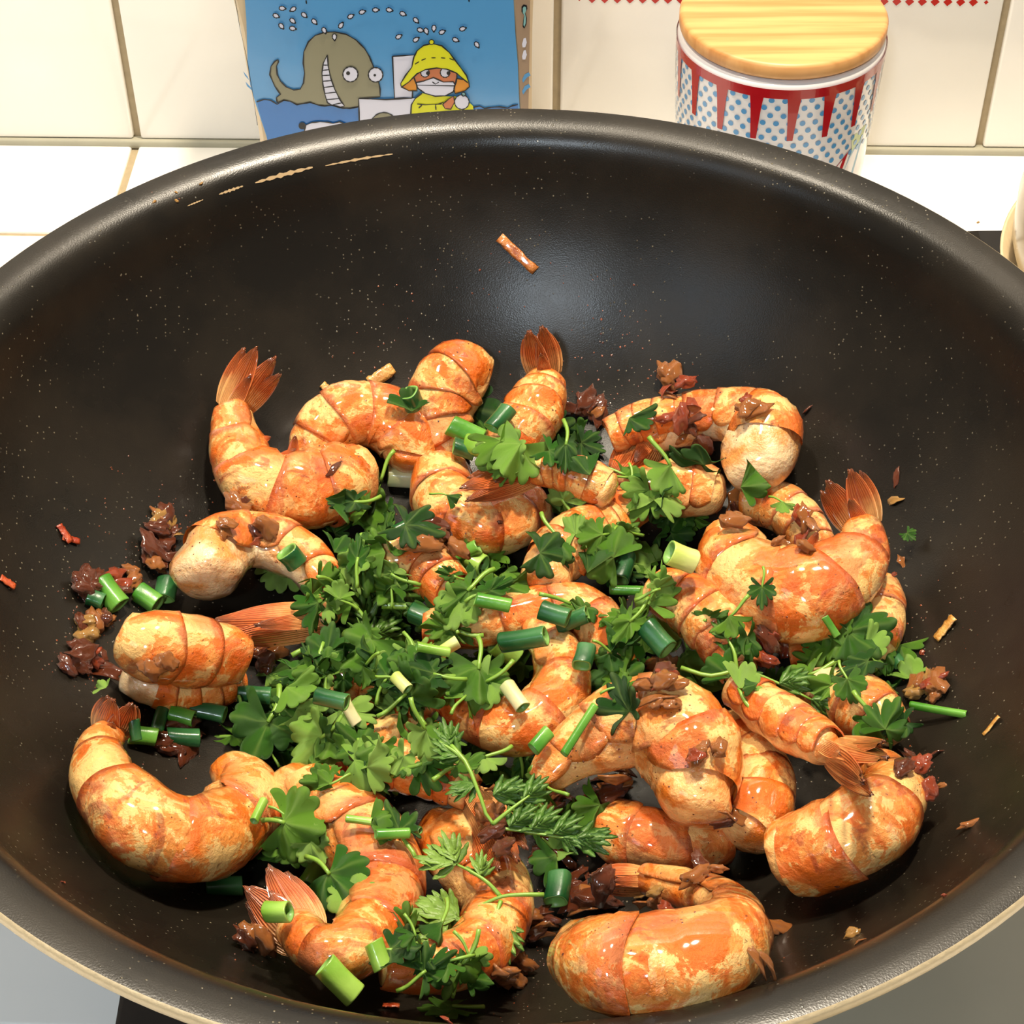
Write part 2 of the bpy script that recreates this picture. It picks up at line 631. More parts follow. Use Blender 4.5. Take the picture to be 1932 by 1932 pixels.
# body: closed loft from a front outline to a slightly narrower back
Lo = [(420, -300), (437, 0), (452, 60), (461, 120), (469, 165), (482, 225), (488, 262), (500, 424)]
Ro = [(1010, -300), (1006, 0), (1004, 60), (1003, 120), (1003, 165), (1003, 225), (1002, 262), (998, 424)]
bv, bf = [], []
bk = -bn
for (l, r_) in zip(Lo, Ro):
    a, b = on_bag(*l, -0.0006), on_bag(*r_, -0.0006)
    d = (b - a).normalized()
    ring = [a + bk * .002, a + d * .0015, b - d * .0015, b + bk * .002, b + bk * .016 - d * .0015, b + bk * .034 - d * .003, a + bk * .034 + d * .003, a + bk * .016 + d * .0012]
    bv += ring
m = 8
for i in range(len(Lo) - 1):
    for k in range(m):
        q = (k + 1) % m
        bf.append((i * m + k, (i + 1) * m + k, (i + 1) * m + q, i * m + q))
bf.append(tuple(range(m))); bf.append(tuple((len(Lo) - 1) * m + k for k in range(m - 1, -1, -1)))
me = mesh('film_body', bv, bf, M_bagc, smooth=False); fixnormals(me)
link('film_body', me, bag)


class Prints:
    def __init__(s): s.v, s.f, s.mi, s.m = [], [], [], []

    def idx(s, mat):
        if mat not in s.m: s.m.append(mat)
        return s.m.index(mat)

    def poly(s, pts, mat, lay, raw=False):
        b = len(s.v)
        for p in pts:
            q = p if raw else C1(*p)
            s.v.append(on_bag(q[0], q[1], lay))
        s.f.append(tuple(range(b, b + len(pts)))); s.mi.append(s.idx(mat))

    def stroke(s, pts, wd, lay, closed=False, mat=None):
        mat = mat or M_ink
        P = list(pts) + ([pts[0]] if closed else [])
        sm = []
        for i in range(len(P) - 1):
            for t in (0, .5): sm.append((P[i][0] + (P[i + 1][0] - P[i][0]) * t, P[i][1] + (P[i + 1][1] - P[i][1]) * t))
        sm.append(P[-1])
        b = len(s.v)
        n = len(sm)
        for i, p in enumerate(sm):
            a, c = sm[max(0, i - 1)], sm[min(n - 1, i + 1)]
            dx, dy = c[0] - a[0], c[1] - a[1]
            l = math.hypot(dx, dy) or 1
            ww = wd * (0.85 + 0.3 * math.sin(i * 1.7))
            for sg in (-1, 1):
                q = C1(p[0] - dy / l * ww * sg, p[1] + dx / l * ww * sg)
                s.v.append(on_bag(q[0], q[1], lay))
        for i in range(n - 1):
            s.f.append((b + 2 * i, b + 2 * i + 1, b + 2 * i + 3, b + 2 * i + 2)); s.mi.append(s.idx(mat))

    def circ(s, x, y, r, mat, lay, ink=0.0):
        pts = [(x + r * math.cos(2 * PI * k / 20), y + r * math.sin(2 * PI * k / 20)) for k in range(20)]
        s.poly(pts, mat, lay)
        if ink: s.stroke(pts, ink, lay + .00004, True)

    def build(s, name):
        return link(name, mesh(name, s.v, s.f, s.m, smooth=False, fmat=s.mi), bag)


p = Prints()
p.poly([(462, -300), (462, 0), (465, 40), (466, 80), (467, 120), (472, 160), (481, 192), (491, 222), (503, 258), (512, 300), (520, 424),
        (990, 424), (984, 258), (979, 180), (977, 120), (972, 60), (969, 0), (968, -300)], M_blue, 0.0, raw=True)
p.poly([(972, 0), (974, 60), (979, 115), (982, 200), (984, 300), (996, 300), (997, 200), (999, 100), (1000, 0)], M_taupe, 0.0, raw=True)
for pts in ([(984, 12), (988, 8), (994, 10), (995, 16), (991, 24), (994, 34), (993, 46), (989, 54), (986, 50), (987, 38), (989, 29), (984, 22)],):
    p.poly(pts, M_ink, .0001, raw=True)
    p.poly([(990 + (a - 990) * .6, 30 + (b - 30) * .84) for a, b in pts], M_aqua, .0002, raw=True)
for yy in (140, 162):
    p.poly([(985, yy + 10), (990, yy), (998, yy - 4), (1001, yy + 2), (994, yy + 6), (987, yy + 16)], M_blue, .0001, raw=True)
for yy in (75, 98):
    p.poly([(985, yy + 8), (988, yy - 3), (992, yy - 4), (994, yy + 5), (991, yy + 14), (986, yy + 14)], M_white, .0001, raw=True)
for yy in (142, 162):
    p.poly([(459 + (yy - 142) * .22, yy - 8), (467 + (yy - 142) * .3, yy + 2), (470 + (yy - 142) * .3, yy + 9), (462 + (yy - 142) * .2, yy)], M_blue, .0001, raw=True)
p.stroke([C for C in [(45, 0), (75, 180), (110, 330), (150, 560), (180, 760)]], 1.6, .0001)
p.stroke([(475, 0), (478, 22)], 4, .0002); p.stroke([(1463, -10), (1466, 10)], 4, .0002)
p.build('blue_panel')
p = Prints()
wave = [(175, 615), (220, 600), (260, 605), (300, 630), (340, 605), (380, 612), (420, 632), (460, 625), (500, 618), (550, 635), (590, 640), (640, 635), (700, 655), (740, 655), (795, 645)]
p.poly(wave + [(795, 1300), (290, 1300), (255, 940), (235, 820), (200, 710)], M_sea, .00012)
p.stroke(wave, 4.2, .00040)
w2 = [(1480, 650), (1530, 640), (1560, 655), (1600, 648), (1650, 645), (1700, 652), (1730, 638), (1762, 632)]
p.build('sea_print'); p = Prints()
p.poly(w2 + [(1775, 1300), (1480, 1300)], M_sea, .00012); p.stroke(w2, 4.2, .0004)
p.build('sea_print')
p = Prints()
wh = [(300, 620), (295, 590), (320, 570), (285, 520), (255, 450), (262, 400), (285, 370), (305, 358), (308, 372), (295, 400), (300, 450), (320, 490), (355, 525), (400, 543),
      (440, 538), (460, 500), (466, 440), (458, 380), (462, 310), (490, 250), (530, 212), (590, 192), (650, 190), (720, 205), (780, 240), (830, 290), (860, 340), (880, 390),
      (900, 440), (915, 490), (925, 540), (925, 585), (800, 595), (795, 645), (740, 655), (690, 650), (640, 635), (590, 640), (550, 635), (500, 618), (460, 625), (420, 632), (380, 612), (340, 605)]
p.poly(wh, M_grey, .00024); p.stroke(wh, 4.2, .0004, True)
mo = [(605, 330), (610, 400), (625, 470), (650, 540), (680, 600), (708, 640), (680, 650), (640, 640), (605, 620), (590, 570), (578, 510), (572, 440), (580, 380)]
p.poly(mo, M_white, .00032); p.stroke(mo, 4, .0004, True)
for a in [((580, 392), (608, 392)), ((574, 424), (614, 420)), ((574, 456), (622, 453)), ((577, 490), (632, 486)), ((582, 528), (646, 520)), ((588, 564), (662, 556)), ((600, 602), (684, 594)), ((640, 632), (700, 620))]:
    p.stroke(a, 3, .0004)
p.circ(745, 447, 46, M_white, .00044, 4.2); p.circ(731, 440, 12, M_ink, .0005)
p.circ(898, 450, 44, M_white, .00044, 4.2); p.circ(893, 452, 8, M_ink, .0005)
p.circ(452, 760, 22, M_ink, .00044)
sl = [(465, 790), (475, 755), (510, 740), (560, 735), (610, 738), (640, 745), (680, 735), (740, 760), (740, 900), (465, 900)]
p.poly(sl, M_white, .00044); p.stroke(sl[:8], 4, .0005)
p.build('whale_print')
p = Prints()
cb = [(1000, 338), (1135, 330), (1120, 592), (1012, 592)]
p.poly(cb, M_white, .00024); p.stroke(cb, 4.4, .0004, True)
bt = [(795, 595), (960, 600), (1140, 592), (1500, 660), (1480, 1200), (800, 1200)]
p.poly(bt, M_white, .00044); p.stroke([(800, 760), (795, 595), (960, 600), (1120, 592)], 4.4, .0005)
p.circ(948, 760, 82, M_grey, .0005, 4)
p.build('boat_print')
p = Prints()
bd = [(1180, 560), (1140, 590), (1115, 630), (1105, 800), (1500, 800), (1490, 640), (1450, 600), (1380, 580), (1320, 580), (1250, 580)]
p.poly(bd, M_yel, .00052); p.stroke(bd[0:4], 4.2, .0007); p.stroke([(1150, 625), (1200, 630), (1300, 625)], 3.6, .0007)
p.stroke([(1160, 650), (1180, 632)], 3.6, .0007); p.stroke([(1265, 660), (1262, 630), (1310, 615)], 3.6, .0007)
for pts in ([(1052, 520), (1100, 490), (1130, 460), (1145, 500), (1150, 545), (1100, 545)], [(1390, 470), (1460, 480), (1468, 520), (1440, 545), (1380, 562), (1372, 530)]):
    p.poly(pts, M_org, .00052); p.stroke(pts, 3.6, .0007, True)
fc = [(1128, 455), (1200, 412), (1270, 402), (1330, 410), (1392, 440), (1390, 490), (1380, 515), (1145, 510)]
p.poly(fc, M_skin, .00056); p.stroke(fc, 3.4, .0007, True)
for (x, y, r_) in ((1198, 436, 26), (1320, 435, 29)):
    p.circ(x, y, r_, M_white, .0006, 3.4)
p.circ(1216, 438, 12, M_ink, .00066); p.circ(1341, 438, 12, M_ink, .00066)
be = [(1145, 495), (1190, 486), (1250, 465), (1310, 492), (1370, 490), (1382, 510), (1370, 550), (1320, 575), (1260, 578), (1200, 560), (1155, 530)]
p.poly(be, M_white, .00066); p.stroke(be, 3.8, .0007, True); p.stroke([(1242, 490), (1262, 504), (1282, 492)], 3.2, .00074)
ht = [(1130, 340), (1150, 300), (1190, 268), (1240, 256), (1300, 270), (1345, 310), (1375, 350), (1420, 410), (1450, 450), (1466, 500), (1440, 480), (1390, 436), (1330, 412), (1270, 405),
      (1200, 415), (1150, 440), (1100, 490), (1055, 522), (1050, 500), (1080, 450), (1118, 400)]
p.poly(ht, M_yel, .00078); p.stroke(ht, 4.2, .00084, True); p.circ(1238, 247, 15, M_yel, .00086, 3)
for (x, y, s_) in ((1150, 374, -.6), (1190, 353, -.4), (1250, 343, 0), (1308, 344, .1), (1360, 352, .4)):
    p.stroke([(x - 13, y - 13 * s_), (x + 13, y + 13 * s_)], 3, .00086)
hd = [(1305, 625), (1340, 595), (1372, 575), (1378, 612), (1355, 655), (1320, 652)]
p.poly(hd, M_skin, .0008); p.stroke(hd, 3.2, .00086, True)
p.circ(1422, 612, 44, M_white, .0008, 3.4); p.circ(1432, 564, 12, M_aqua, .00084, 3)
p.build('fisherman_print')
dro = [(330, 45, .1), (398, 50, 2.6), (292, 90, .4), (463, 85, .7), (393, 120, .7), (325, 152, .9), (393, 167, .2), (525, 125, .8), (585, 178, 1.1), (648, 218, 1.5), (687, 150, -1.0), (745, 95, -.5),
       (815, 68, -.3), (897, 55, 0), (980, 55, .2), (1062, 78, .4), (1142, 117, .8), (1168, 177, .3), (1205, 182, 1.2), (1252, 165, 1.6), (1300, 190, -.4), (1037, 218, -.5), (1142, 236, -.6), (1425, 170, -.3), (1382, 236, .4), (1512, 265, 1.0)]
p = Prints()
for (x, y, a) in dro:
    pts = []
    for k in range(14):
        t = 2 * PI * k / 14
        r_ = 18 if k % 14 else 27
        ex, ey = r_ * math.cos(t), 13 * math.sin(t)
        pts.append((x + ex * math.cos(a) - ey * math.sin(a), y + ex * math.sin(a) + ey * math.cos(a)))
    p.poly(pts, M_white, .0005); p.stroke(pts, 3.6, .00056, True)
p.build('droplet_print')

# ------------------------------------------------------------------ ceramic jar with bamboo lid
LZ = 0.080
jc = at_z(1478.5, 27, LZ)
jd = (jc - CAM).dot(fwd)
LR = 196.0 * jd / F_PX
jar = empty('lidded_jar', (jc.x, jc.y, 0.0005))
tag(jar, 'white ceramic jar with red drips, blue dots and a round bamboo lid', 'jar')
M_cer = plain('white_ceramic', (236, 232, 232), 0.12, coat=0.4)
M_jred = plain('jar_red', (176, 20, 30), 0.15, coat=0.4)
M_jdot = plain('jar_blue', (84, 152, 206), 0.15, coat=0.4)
M_jgr = plain('jar_green', (188, 206, 140), 0.2)
M_jlb = plain('jar_light_blue', (160, 196, 218), 0.2)
JT = LZ - .0055


def jr(z):
    t = max(0, min(1, z / JT))
    return LR * (0.90 + 0.115 * t ** 0.7)


pr = [(0, 0.001), (jr(0) - .006, 0.0), (jr(0) - .002, .0006)] + [(jr(JT * k / 20), JT * k / 20 + .001) for k in range(1, 20)] + [(jr(JT) - .0004, JT - .001), (jr(JT) - .0016, JT), (jr(JT) - .004, JT), (jr(JT) - .0045, JT - .01), (0, JT - .01)]
vs, fs = lathe(pr, 96)
link('ceramic_body', mesh('ceramic_body', vs, fs, M_cer), jar)


def jpatch(cells, mat, name, lay=.00018):
    """cells: list of quads given as (theta,z) corners, subdivided in theta"""
    v_, f_ = [], []
    for cell in cells:
        b = len(v_)
        for th, z in cell: v_.append(((jr(z) + lay) * math.cos(th), (jr(z) + lay) * math.sin(th), z + .001))
        f_.append(tuple(range(b, b + len(cell))))
    return link(name, mesh(name, v_, f_, mat), jar)


zR1, zR0 = JT - .0030, JT - .0062
cells = []
n = 180
for k in range(n):
    a, b = 2 * PI * k / n, 2 * PI * (k + 1) / n
    cells.append([(a, zR0), (b, zR0), (b, zR1), (a, zR1)])
nd = 18
dth = 2 * PI / nd
for k in range(nd):
    c = -PI / 2 + .02 + k * dth
    for q in range(6):
        za, zb_ = zR0 - .0150 * q / 6 + .0001, zR0 - .0150 * (q + 1) / 6
        wa = (.0021 - .0012 * (q / 6.) ** .7) / jr(za)
        wb = (.0021 - .0012 * ((q + 1) / 6.) ** .7) / jr(zb_)
        cells.append([(c - wb, zb_), (c + wb, zb_), (c + wa, za), (c - wa, za)])
jpatch(cells, M_jred, 'red_drip_print', .0003)
cells = []
for row in range(10):
    z = zR0 - .0008 - row * .0027
    nn = 50
    for k in range(nn):
        th0 = 2 * PI * (k + .5 * (row % 2)) / nn
        cells.append([(th0 + .00092 / jr(z) * math.cos(2 * PI * q / 10), z + .00092 * math.sin(2 * PI * q / 10)) for q in range(10)])
jpatch(cells, M_jdot, 'blue_dot_print', .00018)
th = -PI / 2 + .62
jpatch([[(th - .28, .028), (th - .02, .0285), (th + .10, .044), (th - .10, .038)]], M_jred, 'red_leaf_print', .0003)
jpatch([[(th - .02, .027), (th + .25, .030), (th + .34, .046), (th + .16, .043)]], M_jlb, 'light_blue_print', .0002)
jpatch([[(th + .16, .043), (th + .34, .046), (th + .36, .050), (th + .12, .049)]], M_jgr, 'green_print', .0002)
k = NT('bamboo')
mp = k.n('ShaderNodeMapping'); mp.inputs['Scale'].default_value = (14, 260, 60); mp.inputs['Rotation'].default_value = (0, 0, R(-18))
k.l(k.co(False), mp.inputs[0])
nz = k.n('ShaderNodeTexNoise'); nz.inputs['Scale'].default_value = 1.0; nz.inputs['Detail'].default_value = 4
k.l(mp.outputs[0], nz.inputs['Vector'])
k.set(color=k.mix(k.ramp(nz.outputs[0], 0.35, 0.7), lin((222, 166, 104)), lin((192, 130, 70))), rough=0.4)
vs, fs = lathe([(0, -.0055), (LR - .0012, -.0055), (LR - .0002, -.0047), (LR, -.0040), (LR, -.0010), (LR - .0006, -.0002), (LR - .0014, 0), (0, 0)], 128)
link('lid', mesh('lid', [(v[0], v[1], v[2] + LZ + .0005) for v in vs], fs, k.m), jar)

# ------------------------------------------------------------------ steel kettle at the right edge on its black base
M_steel = plain('kettle_steel', (150, 136, 112), 0.18, metal=0.9, var=0.1, bscale=30)
ke = empty('kettle', (0.2215, 0.452, 0.013))
tag(ke, 'rounded steel kettle cut off by the right edge of the picture', 'kettle')
vs, fs = lathe([(0, .001), (.050, .001), (.058, .004), (.0655, .012), (.0695, .024), (.0700, .036), (.0685, .05), (.065, .07), (.060, .09), (.054, .11), (.050, .12), (.046, .123), (0, .124)], 96)
link('vessel', mesh('vessel', vs, fs, M_steel), ke)
vs, fs = lathe([(.0600, .0035), (.0668, .0100), (.0712, .0185), (.0722, .0185), (.0680, .0085), (.0610, .0020)], 96)
link('base_ring', mesh('base_ring', vs, fs, M_edge), ke)
vs, fs = lathe([(0, .123), (.030, .123), (.042, .126), (.040, .131), (.012, .137), (.011, .150), (0, .152)], 48)
link('kettle_lid', mesh('kettle_lid', vs, fs, M_black), ke)
kb = empty('hob_plate', (0.2400, 0.452, 0.0))
tag(kb, 'black hob plate under the steel kettle to the right of the wok', 'hob')
pts = [(-.089, .052), (-.078, .052), (-.066, .064), (.05, .075), (.09, .03), (.09, -.08), (-.080, -.08), (-.089, -.07)]
vs = [(a, b, .0003) for a, b in pts] + [(a, b, .0105) for a, b in pts] + [(a * .97, b * .95, .0125) for a, b in pts]
fs = [tuple(range(7, -1, -1)), tuple(range(16, 24))] + [(r_ * 8 + k_, r_ * 8 + (k_ + 1) % 8, r_ * 8 + 8 + (k_ + 1) % 8, r_ * 8 + 8 + k_) for r_ in (0, 1) for k_ in range(8)]
me = mesh('plate', vs, fs, M_black, smooth=False); fixnormals(me)
link('plate', me, kb)

#PART3

# ------------------------------------------------------------------ prawns
BV, BF = [], []      # everything food can rest on, for ray tests


def add_bvh(vs, fs):
    b = len(BV)
    BV.extend(Vector(v) for v in vs)
    BF.extend(tuple(i + b for i in f) for f in fs)


vs, fs = lathe(pf, 90)
add_bvh([(v[0] + PC.x, v[1] + PC.y, v[2]) for v in vs], fs)


PFD = [(a, b) for a, b in pf[:58]] + [((pf[i][0] + pf[i + 1][0]) / 2, (pf[i][1] + pf[i + 1][1]) / 2) for i in range(57)]


def on_bowl(px, py, h):
    """point on the pixel's ray that lies h above the bowl surface"""
    d = ray(px, py).normalized()
    t = (0.088 - CAM.z) / d.z
    p = CAM + d * t
    for _ in range(400):
        p = CAM + d * t
        r_ = math.hypot(p.x - PC.x, p.y - PC.y)
        m_ = min((r_ - a) ** 2 + (p.z - b) ** 2 for a, b in PFD)
        e = math.sqrt(m_) - h
        if e <= 0.0004 or p.z < .02: break
        t += max(0.0004, e * 0.8)
    return p


def nz3(p, sc, seed):
    return noise.noise(Vector((p.x * sc + seed, p.y * sc + seed * 1.7, p.z * sc)))


def blade(L, W, base, dr, sd, nr, curl, seed, K=9, J=4):
    """pointed oval tail plate: base point, direction, sideways and normal vectors"""
    v_, f_, ua, va = [], [], [], []
    for side in (1, -1):
        for i in range(K + 1):
            t = i / K
            ww = W * (math.sin(PI * min(1, 0.12 + 0.86 * t) ** 0.85)) ** 0.7
            if i == K: ww = W * .28
            for j in range(-J, J + 1):
                q = j / J
                edge = 1 - abs(q) ** 2.2
                hgt = (0.16 * W * edge + 0.10 * W * max(0, 1 - abs(q) * 4)) * (1 if side > 0 else -0.25)
                p = base + dr * (L * t + (-(q * q) * L * .07 if i == K else 0) + (.02 * L * math.sin(q * 19 + seed) if i == K else 0)) + sd * (ww * q) + nr * (hgt + curl * L * t * t)
                v_.append(p); ua.append(t); va.append(q)
    n = 2 * J + 1
    m = (K + 1) * n
    for i in range(K):
        for j in range(n - 1):
            a = i * n + j
            f_.append((a, a + 1, a + n + 1, a + n))
            f_.append((m + a, m + a + n, m + a + n + 1, m + a + 1))
    for i in range(K):
        for j in (0, n - 1):
            a = i * n + j
            f_.append((a, a + n, m + a + n, m + a) if j == 0 else (a, m + a, m + a + n, a + n))
    for j in range(n - 1):
        a = K * n + j
        f_.append((a, a + 1, m + a + 1, m + a))
    return v_, f_, ua, va


WS = 1.14


def prawn(label, pts, tail=None, lift=0.0, tl=0.004, tilt=25, nseg=5, s0=0.09, legs=0, fan=1.0, tw=1.0, flip=False, seed=0, flat=0.92, cov=1.9, tb=None, g='prawns in the wok', pale=False):
    rnd = random.Random(seed * 7 + 3)
    P = []
    for q in pts:
        px, py, wpx = q[0], q[1], q[2] * WS
        ex = q[3] if len(q) > 3 else 0.0
        rr = wpx * 0.5 * 0.43 / F_PX
        p = on_bowl(px, py, rr * 0.82 + lift + ex)
        rr = wpx * 0.5 * (p - CAM).dot(fwd) / F_PX
        p = on_bowl(px, py, rr * 0.82 + lift + ex)
        P.append((p.x, p.y, p.z, rr))
    N = 44
    S = catmull(P, N)
    C = [Vector(a[:3]) for a in S]
    RR = [max(0.0025, a[3]) for a in S]
    T = [(C[min(i + 1, N - 1)] - C[max(0, i - 1)]).normalized() for i in range(N)]
    # curl plane
    nrm = Vector((0, 0, 0))
    for i in range(0, N - 6, 3): nrm += T[i].cross(T[i + 6])
    sgn = 1 if nrm.z > 0 else -1
    if nrm.length < 0.05: nrm = Vector((0, 0, 1))
    nrm = (nrm.normalized() * sgn)
    if flip: sgn = -sgn
    toc = (CAM - C[N // 2]).normalized()
    nrm = (nrm * 0.6 + toc * 0.4).normalized()
    Dv, Bv = [], []
    tr = R(tilt)
    for i in range(N):
        o_ = T[i].cross(nrm) * sgn
        o_ = (o_ - T[i] * o_.dot(T[i])).normalized()
        n_ = T[i].cross(o_).normalized()
        if n_.dot(nrm) < 0: n_ = -n_
        d_ = (o_ * math.cos(tr) + n_ * math.sin(tr)).normalized()
        Dv.append(d_); Bv.append(T[i].cross(d_).normalized())
    base = Vector((C[N // 2].x, C[N // 2].y, min(c.z - r_ for c, r_ in zip(C, RR))))
    root = empty('prawn', base)
    tag(root, label, 'prawn', g)

    def addpart(name, v_, f_, mat, at=None, bvh=True):
        if bvh: add_bvh(v_, f_)
        me_ = mesh(name, [v - base for v in v_], f_, mat, True, at)
        return link(name, me_, root)

    # flesh
    K = 20
    v_, f_ = [], []
    for i in range(N):
        s = i / (N - 1)
        cl = 1.0
        if s < 0.07: cl = math.sqrt(max(0.02, 1 - ((0.07 - s) / 0.07) ** 2))
        if s > 0.97: cl = 0.8
        rr = RR[i] * 0.90 * cl
        for k_ in range(K):
            f = 2 * PI * k_ / K
            cv, sv = math.cos(f), math.sin(f)
            # a groove along the belly
            gr = 1 - 0.13 * max(0, -cv) ** 6
            p = C[i] + (Dv[i] * cv * gr + Bv[i] * sv * flat) * rr
            p += (Dv[i] * cv + Bv[i] * sv) * rr * ((0.16 + .22 * max(0, 1 - s * 5)) * nz3(p, 130, seed) + .06 * nz3(p, 420, seed))
            v_.append(p)
    for i in range(N - 1):
        for k_ in range(K):
            q = (k_ + 1) % K
            f_.append((i * K + k_, i * K + q, (i + 1) * K + q, (i + 1) * K + k_))
    f_.append(tuple(range(K - 1, -1, -1))); f_.append(tuple((N - 1) * K + k_ for k_ in range(K)))
    addpart('flesh', v_, f_, M_pale if pale else M_flesh)

    def samp(s):
        x = max(0, min(1, s)) * (N - 1)
        i = min(N - 2, int(x)); t = x - i
        return (C[i].lerp(C[i + 1], t), T[i].lerp(T[i + 1], t).normalized(), Dv[i].lerp(Dv[i + 1], t).normalized(), Bv[i].lerp(Bv[i + 1], t).normalized(), RR[i] * (1 - t) + RR[i + 1] * t)

    # shell segments, each one's rear edge lapping over the next
    Wd = [1.05, 1.2, 1.15, 1.0, 0.95, 1.0][:nseg]
    tot = sum(Wd)
    s = s0
    U, V = 9, 22
    for sg in range(nseg):
        ln = (1.0 - s0) * Wd[sg] / tot
        a, b = s, s + ln * 1.12
        s += ln
        v_, f_, ua, va = [], [], [], []
        wob = rnd.uniform(-.08, .08)
        for i in range(U + 2):
            u = min(1, i / U)
            c_, t_, d_, b_, r_ = samp(a + (b - a) * u)
            kf = 0.975 + 0.050 * u ** 1.5 + .025 * math.sin(PI * u)
            if sg == nseg - 1: kf = 0.965 + .06 * math.sin(PI * u)
            if i == U + 1: kf *= 0.93
            pm = cov * (0.80 + 0.20 * math.sin(PI * (0.08 + 0.8 * u)) + wob)
            for j in range(-V // 2 - 1, V // 2 + 2):
                jj = max(-V // 2, min(V // 2, j))
                f = pm * jj / (V // 2)
                kk = kf * (0.90 if j != jj else 1.0)
                cv, sv = math.cos(f), math.sin(f)
                p = c_ + (d_ * cv + b_ * sv * flat) * r_ * kk
                nn = nz3(p, 150, seed + sg * 3)
                n3 = nz3(p, 420, seed)
                p = p + (d_ * cv + b_ * sv) * r_ * (0.075 * nn + 0.03 * n3)
                p = p + t_ * r_ * (0.10 * math.sin(f * 2.3 + sg) * u * .6)
                v_.append(p); ua.append(u); va.append(abs(f) / cov)
        n = V + 3
        for i in range(U + 1):
            for j in range(n - 1):
                q = i * n + j
                f_.append((q, q + 1, q + n + 1, q + n))
        addpart('shell_segment', v_, f_, M_shell, {'u': ua, 'v': va})
    # tail fan
    if tail:
        tb_ = C[-1]
        tp = on_bowl(tail[0], tail[1], 0.004 + lift + tl)
        dr = (tp - tb_)
        L = dr.length
        dr.normalize()
        b_ = Bv[-1]
        vw = (CAM - tb_).normalized()
        vw = (vw - dr * vw.dot(dr)).normalized()
        sd = dr.cross(vw).normalized()
        rt_ = RR[-1] * tw
        # last narrow segment (peduncle)
        c2 = tb_ + dr * L * 0.10
        for q, (an, ls, ws, off_, nm) in enumerate([(-4, .98, .74, -.45, 'tail_fin'), (4, 1.0, .74, .45, 'tail_fin'), (-10, .86, .66, -.85, 'tail_fin'), (10, .84, .66, .85, 'tail_fin'), (0, .66, .42, 0, 'tail_spine')]):
            aa = R(an * fan * .7 + rnd.uniform(-1.5, 1.5)) - math.atan2(rt_ * off_ * .5, L) * max(0, 1.1 - fan)
            d2 = (dr * math.cos(aa) + sd * math.sin(aa)).normalized()
            s2 = d2.cross(vw).normalized()
            roll = R(24) * (1 if off_ > 0 else -1 if off_ < 0 else 0)
            s3 = s2 * math.cos(roll) - vw * math.sin(roll)
            n3_ = s3.cross(d2).normalized()
            bs = tb_ + sd * rt_ * off_ * .55 - vw * rt_ * (0.15 if q in (0, 1) else 0.4 if q < 4 else -0.35) + dr * (-.10 * L)
            v_, f_, ua, va = blade(L * 1.08 * ls, rt_ * ws * .84, bs, d2, s3, n3_, rnd.uniform(.0, .10), seed + q)
            addpart(nm, v_, f_, M_tail, {'u': ua, 'v': va})
    # remnants of the swimming legs on the belly side
    for q in range(legs):
        s_ = 0.25 + 0.55 * q / max(1, legs - 1) if legs > 1 else .5
        c_, t_, d_, b_, r_ = samp(s_)
        vw = (CAM - c_).normalized()
        d2 = (-d_ * .9 + vw * .75 + t_ * rnd.uniform(-.3, .5)).normalized()
        L = r_ * rnd.uniform(.55, .95)
        s3 = d2.cross(vw).normalized()
        n3_ = s3.cross(d2).normalized()
        v_, f_, ua, va = blade(L, r_ * .14, c_ - d_ * r_ * .62 + vw * r_ * .35, d2, s3, n3_, .15, q, K=6, J=2)
        addpart('leg', v_, f_, M_tail, {'u': ua, 'v': va})
    return root


